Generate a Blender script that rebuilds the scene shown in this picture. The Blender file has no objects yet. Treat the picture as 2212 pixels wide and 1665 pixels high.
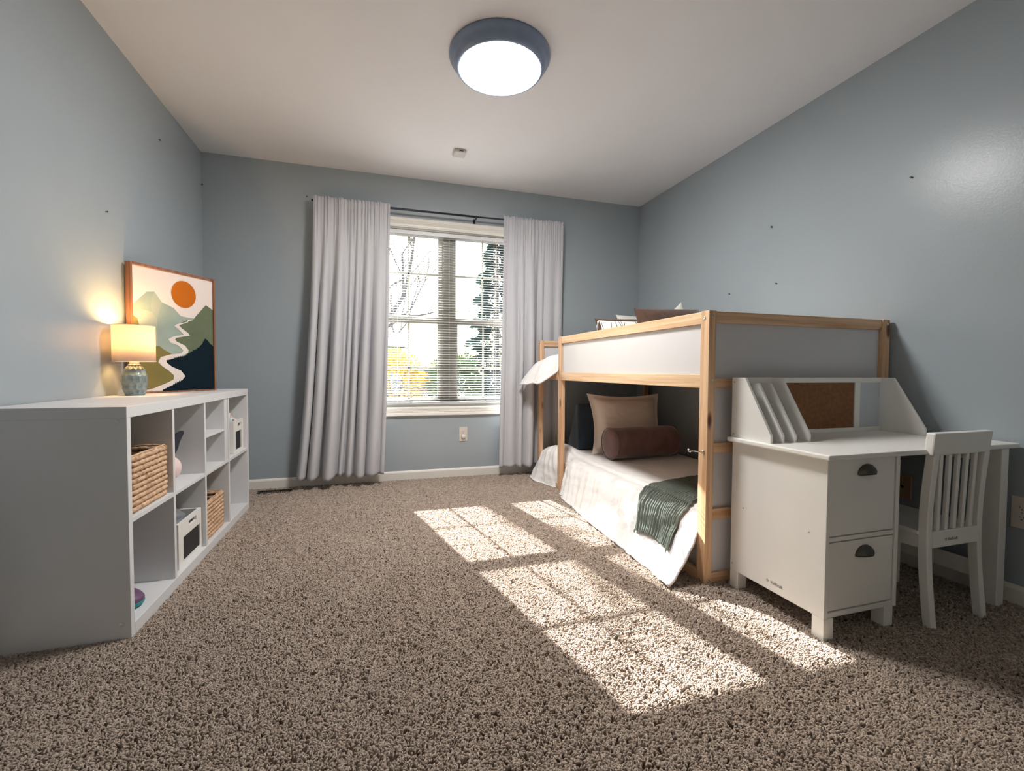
import bpy, math, random
import numpy as np
from mathutils import Vector, Matrix, noise
random.seed(7)
rng = np.random.default_rng(11)
sc = bpy.context.scene
COL = sc.collection
# ------------------------------------------------------------------ camera, world, sun, exposure
F_PX, CAM = 978.14, (1.1789, -3.7969, 0.9026)
YAW, PITCH, ROLL = 0.29505, -0.033017, 0.00514
def cam_axes():
    cy, sy, cp, sp = math.cos(YAW), math.sin(YAW), math.cos(PITCH), math.sin(PITCH)
    f = Vector((sy*cp, cy*cp, sp)); r = Vector((cy, -sy, 0)); u = r.cross(f)
    c, s = math.cos(ROLL), math.sin(ROLL)
    return c*r + s*u, -s*r + c*u, f
R_, U_, F_ = cam_axes()
cd = bpy.data.cameras.new('camera'); cam = bpy.data.objects.new('camera', cd); COL.objects.link(cam)
cd.sensor_width = 36.0; cd.sensor_fit = 'HORIZONTAL'; cd.lens = F_PX*36.0/2212.0; cd.clip_start = 0.02; cd.clip_end = 300
m = Matrix.Identity(4)
for i in range(3):
    m[i][0], m[i][1], m[i][2], m[i][3] = R_[i], U_[i], -F_[i], CAM[i]
cam.matrix_world = m
sc.camera = cam
SUN_DIR = Vector((0.197, -1.0, -0.697)).normalized()
w = bpy.data.worlds.new('world'); sc.world = w; w.use_nodes = True
nt = w.node_tree; nt.nodes.clear()
sky = nt.nodes.new('ShaderNodeTexSky'); sky.sky_type = 'NISHITA'; sky.sun_disc = False
sky.sun_elevation = math.radians(35.1); sky.sun_rotation = math.radians(-11.1); sky.air_density = 1.6; sky.dust_density = 4.0
bg = nt.nodes.new('ShaderNodeBackground'); bg.inputs['Strength'].default_value = 0.85
wo = nt.nodes.new('ShaderNodeOutputWorld')
nt.links.new(sky.outputs[0], bg.inputs[0]); nt.links.new(bg.outputs[0], wo.inputs[0])
sl = bpy.data.lights.new('sun', 'SUN'); sl.energy = 96.0; sl.angle = 0.0093; sl.color = (1.0, 0.96, 0.92)
so = bpy.data.objects.new('sun', sl); COL.objects.link(so); so.location = (0, 6, 6)
so.rotation_euler = SUN_DIR.to_track_quat('-Z', 'Y').to_euler()
sc.view_settings.view_transform = 'Standard'; sc.view_settings.look = 'None'
sc.view_settings.exposure = 0.0; sc.view_settings.gamma = 1.0; sc.view_settings.use_curve_mapping = False
CEIL_EMIT, CEIL_COL = 143.0, (1.0, 0.98, 0.955)
BULB_W = 8.5
sc.cycles.use_denoising = True
sc.cycles.max_bounces = 10; sc.cycles.diffuse_bounces = 6; sc.cycles.transparent_max_bounces = 16
sc.cycles.sample_clamp_indirect = 6.0
sc.cycles.caustics_reflective = False; sc.cycles.caustics_refractive = False
# room numbers
W, H, YN = 3.584, 2.454, -4.35

# ------------------------------------------------------------------ materials
def lin(r, g, b):
    f = lambda c: (c/255)/12.92 if c/255 <= .04045 else (((c/255)+.055)/1.055)**2.4
    return (f(r), f(g), f(b), 1.0)
class NT:
    def __init__(s, name):
        s.m = bpy.data.materials.new(name); s.m.use_nodes = True; s.t = s.m.node_tree
        s.b = s.t.nodes['Principled BSDF']
    def n(s, typ, **kw):
        nd = s.t.nodes.new(typ)
        for k, v in kw.items():
            if k.startswith('i_'): nd.inputs[k[2:].replace('_', ' ')].default_value = v
            else: setattr(nd, k, v)
        return nd
    def l(s, a, b): s.t.links.new(a, b)
    def coords(s, scale=(1, 1, 1)):
        tc = s.n('ShaderNodeTexCoord'); mp = s.n('ShaderNodeMapping'); mp.inputs['Scale'].default_value = scale
        s.l(tc.outputs['Object'], mp.inputs['Vector']); return mp.outputs['Vector']
    def ramp(s, fac, stops):
        r = s.n('ShaderNodeValToRGB'); e = r.color_ramp.elements
        while len(e) < len(stops): e.new(0.5)
        for k, (p, c) in enumerate(stops): e[k].position = p; e[k].color = c
        s.l(fac, r.inputs['Fac']); return r.outputs['Color']
    def bump(s, height, strength=.2, dist=.002):
        b = s.n('ShaderNodeBump'); b.inputs['Strength'].default_value = strength; b.inputs['Distance'].default_value = dist
        s.l(height, b.inputs['Height']); s.l(b.outputs['Normal'], s.b.inputs['Normal'])
def plain(name, col, rough=.5, var=.05, scale=8, bump=0, bscale=200, bdist=.001, metal=0, spec=.5):
    q = NT(name); q.b.inputs['Roughness'].default_value = rough; q.b.inputs['Metallic'].default_value = metal
    q.b.inputs['Specular IOR Level'].default_value = spec
    v = q.coords(); nz = q.n('ShaderNodeTexNoise', i_Scale=scale, i_Detail=4.0); q.l(v, nz.inputs['Vector'])
    lo = tuple(c*(1-var) for c in col[:3])+(1,); hi = tuple(min(1, c*(1+var)) for c in col[:3])+(1,)
    q.l(q.ramp(nz.outputs['Fac'], [(.3, lo), (.7, hi)]), q.b.inputs['Base Color'])
    if bump:
        n2 = q.n('ShaderNodeTexNoise', i_Scale=bscale, i_Detail=3.0); q.l(v, n2.inputs['Vector']); q.bump(n2.outputs['Fac'], bump, bdist)
    return q.m
def wood(name, axis, light, dark, seg=False, across=45., along=1.6, knots=True, rough=.45):
    q = NT(name); q.b.inputs['Roughness'].default_value = rough
    sca = [across]*3; sca['XYZ'.index(axis)] = along
    v = q.coords(tuple(sca))
    d = q.n('ShaderNodeTexNoise', i_Scale=1.0, i_Detail=5.0, i_Roughness=.6, i_Distortion=.6); q.l(v, d.inputs['Vector'])
    mid = tuple((a+b)/2 for a, b in zip(light, dark))
    col = q.ramp(d.outputs['Fac'], [(.32, dark), (.47, mid), (.6, light), (.85, light)])
    if seg:
        tc = q.n('ShaderNodeTexCoord'); sx = q.n('ShaderNodeSeparateXYZ'); q.l(tc.outputs['Object'], sx.inputs[0])
        mu = q.n('ShaderNodeMath', operation='MULTIPLY'); mu.inputs[1].default_value = 2.7; q.l(sx.outputs['XYZ'.index(axis)], mu.inputs[0])
        fl = q.n('ShaderNodeMath', operation='FLOOR'); q.l(mu.outputs[0], fl.inputs[0])
        wn = q.n('ShaderNodeTexWhiteNoise', noise_dimensions='1D'); q.l(fl.outputs[0], wn.inputs['W'])
        tint = q.ramp(wn.outputs['Value'], [(.0, (1, 1, 1, 1)), (.55, (1.0, .95, .88, 1)), (.75, (.93, .72, .66, 1)), (1., (1, .9, .74, 1))])
        mx = q.n('ShaderNodeMix', data_type='RGBA', blend_type='MULTIPLY'); mx.inputs['Factor'].default_value = 1.0
        q.l(col, mx.inputs['A']); q.l(tint, mx.inputs['B']); col = mx.outputs['Result']
    if knots:
        sc2 = [13.]*3; sc2['XYZ'.index(axis)] = 4.2
        v2 = q.coords(tuple(sc2)); vo = q.n('ShaderNodeTexVoronoi', i_Scale=1.0); q.l(v2, vo.inputs['Vector'])
        k = q.ramp(vo.outputs['Distance'], [(.13, (1, 1, 1, 1)), (.22, (0, 0, 0, 1))])
        mx = q.n('ShaderNodeMix', data_type='RGBA'); q.l(k, mx.inputs['Factor']); q.l(col, mx.inputs['A'])
        mx.inputs['B'].default_value = lin(96, 56, 36); col = mx.outputs['Result']
    q.l(col, q.b.inputs['Base Color']); q.bump(d.outputs['Fac'], .08, .001)
    return q.m
WALL = lin(160, 169, 174)
M = {}
M['wall'] = plain('wall_paint', WALL, .27, .015, 3, .25, 110, .0012, spec=.22)
M['ceil'] = plain('ceiling_paint', lin(230, 229, 231), .85, .01, 3, .12, 160, .001)
M['trim'] = plain('trim_paint', lin(226, 222, 214), .4, .02, 5)
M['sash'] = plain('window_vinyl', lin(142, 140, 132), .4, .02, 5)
M['slat'] = plain('blind_slat_vinyl', lin(206, 206, 206), .4, .02, 5)
M['lam'] = plain('white_laminate', lin(216, 216, 217), .38, .015, 6)
M['desk'] = plain('desk_white_paint', lin(234, 232, 227), .33, .015, 6)
M['panel'] = plain('bed_white_panel', lin(204, 203, 206), .45, .015, 5)
PL, PD = lin(224, 188, 152), lin(190, 144, 104)
M['pineX'] = wood('pine_grain_x', 'X', PL, PD); M['pineY'] = wood('pine_grain_y', 'Y', lin(224, 194, 158), lin(198, 156, 116), seg=True, knots=False)
M['pineZ'] = wood('pine_grain_z', 'Z', PL, PD)
M['frame'] = wood('walnut_frame', 'Z', lin(146, 98, 70), lin(104, 66, 46), knots=False)
M['curtain'] = plain('curtain_cloth', lin(192, 192, 196), .75, .02, 4, .15, 700, .0006)
M['quilt'] = plain('quilt_cotton', lin(233, 230, 228), .85, .02, 4, .6, 34, .006)
M['cream'] = plain('cream_cotton', lin(242, 228, 216), .85, .02, 5, .4, 40, .004)
M['white_cloth'] = plain('white_cotton', lin(225, 222, 214), .85, .03, 6, .4, 40, .003)
def velvet(name, col, var=.22):
    q = NT(name); v = q.coords(); nz = q.n('ShaderNodeTexNoise', i_Scale=9.0, i_Detail=3.0, i_Distortion=1.2); q.l(v, nz.inputs['Vector'])
    q.l(q.ramp(nz.outputs['Fac'], [(.3, tuple(c*(1-var) for c in col[:3])+(1,)), (.7, tuple(c*(1+var) for c in col[:3])+(1,))]), q.b.inputs['Base Color'])
    q.b.inputs['Roughness'].default_value = .9; q.b.inputs['Sheen Weight'].default_value = .6; q.b.inputs['Sheen Roughness'].default_value = .4
    n2 = q.n('ShaderNodeTexNoise', i_Scale=60.0); q.l(v, n2.inputs['Vector']); q.bump(n2.outputs['Fac'], .2, .002)
    return q.m
M['brown_velvet'] = velvet('brown_velvet', lin(112, 82, 76)); M['rust_velvet'] = velvet('rust_velvet', lin(78, 54, 40))
M['navy_velvet'] = velvet('navy_velvet', lin(42, 54, 66))
M['knit'] = plain('green_knit', lin(100, 106, 99), .95, .12, 30, .3, 240, .002, spec=.15)
M['nickel'] = plain('aged_pewter', lin(92, 90, 84), .38, .15, 30, metal=.85)
M['chrome'] = plain('bright_steel', lin(205, 203, 198), .25, .05, 30, metal=1)
M['black_metal'] = plain('black_metal', lin(44, 46, 56), .4, .1, 30, metal=.4)
M['cork'] = plain('cork_board', lin(128, 88, 58), .9, .16, 60, .4, 300, .001)
M['whiteboard'] = plain('whiteboard', lin(196, 204, 212), .2, .03, 10)
M['black'] = plain('chalkboard_black', lin(30, 31, 33), .6, .1, 20)
M['plush_black'] = plain('black_plush', lin(30, 30, 40), .9, .1, 30)
M['pink'] = plain('pale_pink_plush', lin(224, 200, 196), .85, .04, 20)
M['purple'] = plain('purple_rubber', lin(98, 66, 96), .5, .08, 30)
M['teal'] = plain('teal_rubber', lin(44, 134, 142), .5, .05, 30)
M['grey_cloth'] = plain('grey_cloth', lin(116, 119, 124), .9, .1, 14, .4, 60, .003)
M['teal_cloth'] = plain('pale_teal_cloth', lin(170, 198, 202), .9, .05, 14, .4, 60, .003)
def spotted(name, base, spot):
    q = NT(name); v = q.coords(); vo = q.n('ShaderNodeTexVoronoi', i_Scale=38.0); q.l(v, vo.inputs['Vector'])
    q.l(q.ramp(vo.outputs['Distance'], [(.28, spot), (.36, base)]), q.b.inputs['Base Color']); q.b.inputs['Roughness'].default_value = .9
    return q.m
M['print_cloth'] = spotted('printed_cloth', lin(224, 218, 208), lin(170, 140, 140))
def wicker():
    q = NT('water_hyacinth'); v = q.coords((30, 30, 60)); nz = q.n('ShaderNodeTexNoise', i_Scale=1.4, i_Detail=5.0); q.l(v, nz.inputs['Vector'])
    q.l(q.ramp(nz.outputs['Fac'], [(.25, lin(128, 92, 66)), (.45, lin(190, 154, 122)), (.75, lin(214, 184, 152))]), q.b.inputs['Base Color'])
    q.b.inputs['Roughness'].default_value = .7; q.bump(nz.outputs['Fac'], .4, .003); return q.m
M['wicker'] = wicker()
M['dark_in'] = plain('basket_inside', lin(62, 44, 34), .9, .2, 40)
M['plate'] = plain('ivory_plate', lin(214, 204, 194), .4, .02, 10)
M['plate_beige'] = plain('beige_plate', lin(176, 150, 118), .4, .03, 10)
M['slot'] = plain('socket_slot', lin(40, 36, 34), .6, .05, 10)
M['vent'] = plain('dark_brown_register', lin(40, 32, 27), .5, .1, 30)
M['ring'] = plain('slate_metal', lin(128, 143, 168), .35, .05, 20, metal=.1)
M['det'] = plain('detector_plastic', lin(196, 193, 190), .5, .02, 20)
M['canvas'] = plain('canvas_white', lin(218, 208, 204), .8, .01, 30, .2, 900, .0004)
for k, c in dict(p_sage=(148, 164, 154), p_pale=(168, 176, 160), p_facet=(160, 170, 158), p_olive=(98, 108, 86), p_moss=(122, 112, 66), p_navy=(10, 28, 38), p_river=(218, 209, 204), p_sun=(178, 98, 26)).items():
    M[k] = plain('paint_'+k[2:], lin(*c), .9, .05, 14, spec=.15)
M['logo'] = plain('grey_print', lin(136, 130, 124), .6, .02, 20)
M['line'] = plain('dark_thread', lin(70, 68, 74), .9, .02, 20)
def ceramic():
    q = NT('blue_grey_glaze'); v = q.coords(); nz = q.n('ShaderNodeTexNoise', i_Scale=24.0, i_Detail=3.0); q.l(v, nz.inputs['Vector'])
    q.l(q.ramp(nz.outputs['Fac'], [(.3, lin(104, 120, 124)), (.7, lin(134, 150, 154))]), q.b.inputs['Base Color'])
    q.b.inputs['Roughness'].default_value = .14; q.b.inputs['Coat Weight'].default_value = .3; return q.m
M['ceramic'] = ceramic()
def shade():
    q = NT('linen_shade'); t = q.t; out = t.nodes['Material Output']
    v = q.coords((1, 1, 1)); nz = q.n('ShaderNodeTexNoise', i_Scale=260.0); q.l(v, nz.inputs['Vector'])
    c = q.ramp(nz.outputs['Fac'], [(.3, (.74, .65, .58, 1)), (.7, (.80, .71, .64, 1))])
    d = q.n('ShaderNodeBsdfDiffuse'); tr = q.n('ShaderNodeBsdfTranslucent'); q.l(c, d.inputs['Color']); q.l(c, tr.inputs['Color'])
    mx = q.n('ShaderNodeMixShader'); mx.inputs[0].default_value = .5
    q.l(d.outputs[0], mx.inputs[1]); q.l(tr.outputs[0], mx.inputs[2]); q.l(mx.outputs[0], out.inputs['Surface']); return q.m
M['shade'] = shade()
def glass():
    q = NT('window_glass'); out = q.t.nodes['Material Output']
    tr = q.n('ShaderNodeBsdfTransparent'); tr.inputs['Color'].default_value = (.94, .96, .96, 1)
    gl = q.n('ShaderNodeBsdfGlossy'); gl.inputs['Roughness'].default_value = .02
    lw = q.n('ShaderNodeFresnel'); lw.inputs['IOR'].default_value = 1.35
    mx = q.n('ShaderNodeMixShader'); q.l(lw.outputs[0], mx.inputs[0]); q.l(tr.outputs[0], mx.inputs[1]); q.l(gl.outputs[0], mx.inputs[2])
    q.l(mx.outputs[0], out.inputs['Surface']); return q.m
M['glass'] = glass()
def emit(name, col, s):
    q = NT(name); q.b.inputs['Base Color'].default_value = (.9, .9, .9, 1)
    q.b.inputs['Emission Color'].default_value = (*col, 1); q.b.inputs['Emission Strength'].default_value = s; return q.m
M['lampglass'] = emit('lit_opal_glass', CEIL_COL, CEIL_EMIT)
M['bulb'] = emit('lit_bulb', (1.0,   .58, .22), 20.0)
def carpet_yarn():
    q = NT('carpet_yarn'); hi = q.n('ShaderNodeHairInfo')
    a = q.ramp(hi.outputs['Random'], [(0., lin(146, 130, 118)), (.35, lin(160, 144, 131)), (.75, lin(171, 156, 143)), (1., lin(186, 172, 159))])
    q.l(a, q.b.inputs['Base Color']); q.b.inputs['Roughness'].default_value = .95; q.b.inputs['Specular IOR Level'].default_value = .15
    return q.m
M['yarn'] = carpet_yarn()
M['backing'] = plain('carpet_backing', lin(136, 120, 108), .95, .15, 120)
M['concrete'] = plain('grey_paving', lin(98, 98, 100), .9, .10, .8)
M['needle'] = plain('conifer_green', lin(58, 82, 78), .7, .3, 3)
M['leafy'] = plain('hedge_green', lin(92, 112, 72), .7, .3, 3)
M['yellow_leaf'] = plain('autumn_yellow', lin(206, 176, 74), .7, .2, 3)
M['bark'] = plain('grey_bark', lin(112, 104, 100), .9, .2, 6)
M['siding'] = plain('pale_blue_siding', lin(148, 172, 204), .6, .04, 2)
M['roofing'] = plain('grey_shingle', lin(112, 112, 116), .9, .12, 6)

# ------------------------------------------------------------------ mesh helpers
class MB:
    def __init__(s): s.v, s.f, s.mi = [], [], []
    def add(s, vs, fs, mi=0):
        o = len(s.v); s.v += [tuple(p) for p in vs]; s.f += [tuple(i+o for i in f) for f in fs]; s.mi += [mi]*len(fs); return s
    def box(s, x0, x1, y0, y1, z0, z1, mi=0):
        return s.add([(x, y, z) for z in (z0, z1) for y in (y0, y1) for x in (x0, x1)],
              [(0, 2, 3, 1), (4, 5, 7, 6), (0, 1, 5, 4), (2, 6, 7, 3), (0, 4, 6, 2), (1, 3, 7, 5)], mi)
    def prism(s, poly, axis, a0, a1, mi=0):
        """poly in the two other axes (order: X->(y,z), Y->(x,z), Z->(x,y))"""
        n = len(poly)
        def P(p, a): return {'X': (a, p[0], p[1]), 'Y': (p[0], a, p[1]), 'Z': (p[0], p[1], a)}[axis]
        vs = [P(p, a0) for p in poly]+[P(p, a1) for p in poly]
        fs = [tuple(range(n-1, -1, -1)), tuple(range(n, 2*n))]+[(i, (i+1) % n, n+(i+1) % n, n+i) for i in range(n)]
        return s.add(vs, fs, mi)
    def lathe(s, prof, c=(0, 0, 0), seg=32, cap0=True, cap1=True, mi=0):
        vs, fs = [], []
        for r, z in prof:
            for k in range(seg):
                a = 2*math.pi*k/seg; vs.append((c[0]+r*math.cos(a), c[1]+r*math.sin(a), c[2]+z))
        for i in range(len(prof)-1):
            for k in range(seg):
                k2 = (k+1) % seg; fs.append((i*seg+k, i*seg+k2, (i+1)*seg+k2, (i+1)*seg+k))
        if cap0: fs.append(tuple(range(seg-1, -1, -1)))
        if cap1: fs.append(tuple(range((len(prof)-1)*seg, len(prof)*seg)))
        return s.add(vs, fs, mi)
    def tube(s, pts, rad, seg=8, closed=False, mi=0):
        pts = [Vector(p) for p in pts]; n = len(pts)
        rad = rad if hasattr(rad, '__len__') else [rad]*n
        vs, fs = [], []; up = None
        for i, p in enumerate(pts):
            if closed: t = pts[(i+1) % n]-pts[i-1]
            else: t = pts[min(i+1, n-1)]-pts[max(i-1, 0)]
            t.normalize()
            if up is None: up = Vector((0, 0, 1)) if abs(t.z) < .9 else Vector((1, 0, 0))
            a = t.cross(up)
            if a.length < 1e-6: a = t.orthogonal()
            a.normalize(); b = a.cross(t); up = b
            for k in range(seg):
                g = 2*math.pi*k/seg; vs.append(p+(a*math.cos(g)+b*math.sin(g))*rad[i])
        for i in range(n if closed else n-1):
            j = (i+1) % n
            for k in range(seg):
                k2 = (k+1) % seg; fs.append((i*seg+k, i*seg+k2, j*seg+k2, j*seg+k))
        if not closed: fs += [tuple(range(seg-1, -1, -1)), tuple(range((n-1)*seg, n*seg))]
        return s.add(vs, fs, mi)
    def grid(s, fn, nu, nv, mi=0):
        vs = [fn(i/nu, j/nv) for i in range(nu+1) for j in range(nv+1)]
        fs = [(i*(nv+1)+j, (i+1)*(nv+1)+j, (i+1)*(nv+1)+j+1, i*(nv+1)+j+1) for i in range(nu) for j in range(nv)]
        return s.add(vs, fs, mi)
    def xf(s, mat):
        s.v = [tuple(mat @ Vector(p)) for p in s.v]; return s
def origin(o):
    p = Vector((0, 0, 0))
    while o is not None: p += o.location; o = o.parent
    return p
def make(name, mb, mats, parent=None, loc=None, bevel=0, smooth=False, sub=0, solid=0, auto=None):
    mats = mats if isinstance(mats, (list, tuple)) else [mats]
    base = origin(parent) if parent else Vector(loc or (0, 0, 0))
    me = bpy.data.meshes.new(name)
    me.from_pydata([(p[0]-base.x, p[1]-base.y, p[2]-base.z) for p in mb.v], [], mb.f)
    for mm in mats: me.materials.append(M[mm])
    if len(mats) > 1: me.polygons.foreach_set('material_index', mb.mi)
    if smooth: me.polygons.foreach_set('use_smooth', [True]*len(me.polygons))
    me.update()
    o = bpy.data.objects.new(name, me); COL.objects.link(o)
    if parent: o.parent = parent
    else: o.location = base
    if solid: md = o.modifiers.new('solid', 'SOLIDIFY'); md.thickness = solid; md.offset = -1
    if bevel:
        md = o.modifiers.new('bevel', 'BEVEL'); md.width = bevel; md.segments = 2; md.limit_method = 'ANGLE'; md.angle_limit = math.radians(40)
    if sub: md = o.modifiers.new('sub', 'SUBSURF'); md.levels = sub; md.render_levels = sub
    return o
def tag(o, label, cat=None, group=None, kind=None):
    if label: o['label'] = label
    if cat: o['category'] = cat
    if group: o['group'] = group
    if kind: o['kind'] = kind
    return o
def thing(name, label, cat, loc, group=None):
    o = bpy.data.objects.new(name, None); COL.objects.link(o); o.location = loc; o.empty_display_size = .05
    return tag(o, label, cat, group)
def box(name, b, mat, parent=None, bevel=.0015, loc=None): return make(name, MB().box(*b), mat, parent, loc, bevel)
def struct(name, mb, mat, label, parent=None, loc=None, bevel=0):
    o = make(name, mb, mat, parent, loc, bevel)
    if not parent: tag(o, label, None, None, 'structure')
    return o
def text_part(name, body, size, mat, parent, world):
    c = bpy.data.curves.new(name, 'FONT'); c.body = body; c.size = size; c.extrude = .0003; c.resolution_u = 3
    c.materials.append(M[mat]); o = bpy.data.objects.new(name, c); COL.objects.link(o); o.parent = parent
    me = bpy.data.meshes.new_from_object(o); bpy.data.objects.remove(o); bpy.data.curves.remove(c)
    me.transform(Matrix.Translation(-origin(parent)) @ world); me.materials.clear(); me.materials.append(M[mat])
    o = bpy.data.objects.new(name, me); COL.objects.link(o); o.parent = parent; return o
def star_outline(r0, r1, lw):
    vs = []
    for q in (1.0, 1.0-lw):
        for k in range(10):
            r = (r0 if k % 2 == 0 else r1)*q; a = math.pi/2+k*math.pi/5; vs.append((r*math.cos(a), r*math.sin(a), 0))
    return vs, [(k, (k+1) % 10, 10+(k+1) % 10, 10+k) for k in range(10)]
def smooth01(t): t = max(0., min(1., t)); return t*t*(3-2*t)
def nz(x, y=0., z=0.): return noise.noise(Vector((x, y, z)))
def bez(p, t):
    a, b, c, d = [Vector(q) for q in p]; u = 1-t
    return a*u**3+b*3*u*u*t+c*3*u*t*t+d*t**3

# ------------------------------------------------------------------ room shell
OX0, OX1, OZ0, OZ1 = 1.13, 2.43, .60, 2.055
FZ = -.012
struct('floor', MB().box(-.1, W+.1, YN-.1, .14, FZ-.1, FZ), 'backing', 'carpeted bedroom floor under the pile')
struct('ceiling', MB().box(-.1, W+.1, YN-.1, .14, H, H+.1), 'ceil', 'smooth white bedroom ceiling')
struct('wall_left', MB().box(-.1, 0, YN-.1, .14, FZ-.1, H), 'wall', 'blue grey wall behind the bookcase')
struct('wall_right', MB().box(W, W+.1, YN-.1, .14, FZ-.1, H), 'wall', 'blue grey wall beside the loft bed and desk')
q = MB(); q.box(2.02, 2.86, YN, YN+.035, .02, 2.03)  # unseen white door, added on the near wall to bounce light back
dn = make('bounce_door_1', q, 'trim', None, (2.44, YN, 0)); tag(dn, 'added white panel door behind the viewer, bouncing light into the room', None, None, 'structure')
for x0_, x1_ in ((2.10, 2.40), (2.48, 2.78)):
    for z0_, z1_ in ((.18, .82), (.96, 1.88)): make('bounce_door_panel', MB().box(x0_, x1_, YN+.035, YN+.045, z0_, z1_), 'trim', dn, None, .006)
make('bounce_door_knob', MB().lathe([(.012, 0), (.012, .03), (.028, .04), (.030, .055), (.018, .068), (.002, .07)], (0, 0, 0), 20).xf(Matrix.Translation((2.09, YN+.035, .95)) @ Matrix.Rotation(-math.pi/2, 4, 'X')), 'chrome', dn, None, 0, True)
struct('wall_near', MB().box(0, W, YN-.1, YN, FZ-.1, H), 'wall', 'blue grey wall behind the viewer')
wb = MB()
wb.box(0, OX0, 0, .14, FZ-.1, H); wb.box(OX1, W, 0, .14, FZ-.1, H); wb.box(OX0, OX1, 0, .14, FZ-.1, OZ0); wb.box(OX0, OX1, 0, .14, OZ1, H)
struct('wall_back', wb, 'wall', 'blue grey wall with the window')
def base_poly(h=.074, t=.013): return [(0, FZ), (-t, FZ), (-t, h-.016), (-t*.75, h-.008), (-t*.35, h-.002), (0, h)]
struct('baseboard_back', MB().prism(base_poly(), 'X', 0, W), 'trim', 'white baseboard below the window wall')
struct('baseboard_right', MB().prism([(W+p[0], p[1]) for p in base_poly()], 'Y', YN, -.0135), 'trim', 'white baseboard along the right wall')
struct('baseboard_left', MB().prism([(-p[0], p[1]) for p in base_poly()], 'Y', YN, -.0135), 'trim', 'white baseboard along the left wall')
def casing_poly(a, b):       # fluted profile between a and b, out of the wall along -Y
    n = [(0, .0), (0, .010), (.10, .012), (.14, .016), (.30, .017), (.34, .013), (.42, .017), (.46, .013), (.56, .019), (.62, .015), (.72, .021), (.90, .024), (1., .022), (1., 0)]
    return [(-d, a+(b-a)*q) for q, d in n]
CW = .074
struct('trim_1', MB().prism(casing_poly(OZ1, OZ1+CW), 'X', OX0-CW, OX1+CW), 'trim', 'fluted white window head casing')
struct('trim_2', MB().prism(casing_poly(OZ0, OZ0-CW), 'X', OX0-CW, OX1+CW), 'trim', 'fluted white casing below the window')
struct('trim_3', MB().prism([(q[1], q[0]) for q in casing_poly(OX0, OX0-CW)], 'Z', OZ0, OZ1), 'trim', 'white window casing behind the left curtain')
struct('trim_4', MB().prism([(q[1], q[0]) for q in casing_poly(OX1, OX1+CW)], 'Z', OZ0, OZ1), 'trim', 'white window casing behind the right curtain')
# window: jamb frame with four sashes
wf = MB(); J = .016
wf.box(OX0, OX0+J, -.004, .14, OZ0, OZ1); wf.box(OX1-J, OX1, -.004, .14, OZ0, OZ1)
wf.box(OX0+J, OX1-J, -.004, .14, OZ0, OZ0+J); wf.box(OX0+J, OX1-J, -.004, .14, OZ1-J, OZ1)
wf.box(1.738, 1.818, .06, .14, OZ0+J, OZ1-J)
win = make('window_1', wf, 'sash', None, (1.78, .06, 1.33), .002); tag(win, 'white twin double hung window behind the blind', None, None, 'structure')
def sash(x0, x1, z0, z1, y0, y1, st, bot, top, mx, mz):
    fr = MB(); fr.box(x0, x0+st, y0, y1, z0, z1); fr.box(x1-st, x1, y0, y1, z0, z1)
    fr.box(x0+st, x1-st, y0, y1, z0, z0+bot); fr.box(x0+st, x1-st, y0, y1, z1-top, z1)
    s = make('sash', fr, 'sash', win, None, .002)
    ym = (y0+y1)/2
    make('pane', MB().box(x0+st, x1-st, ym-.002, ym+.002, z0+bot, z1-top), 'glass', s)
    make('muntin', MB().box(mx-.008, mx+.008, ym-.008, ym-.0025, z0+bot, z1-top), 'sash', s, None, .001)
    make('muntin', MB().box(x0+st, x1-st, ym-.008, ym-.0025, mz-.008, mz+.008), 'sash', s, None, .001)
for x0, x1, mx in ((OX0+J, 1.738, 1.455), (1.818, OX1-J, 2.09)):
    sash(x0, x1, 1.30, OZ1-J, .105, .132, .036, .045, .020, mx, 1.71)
    sash(x0, x1, OZ0+J, 1.345, .068, .098, .045, .05, .05, mx, .925)

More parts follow.
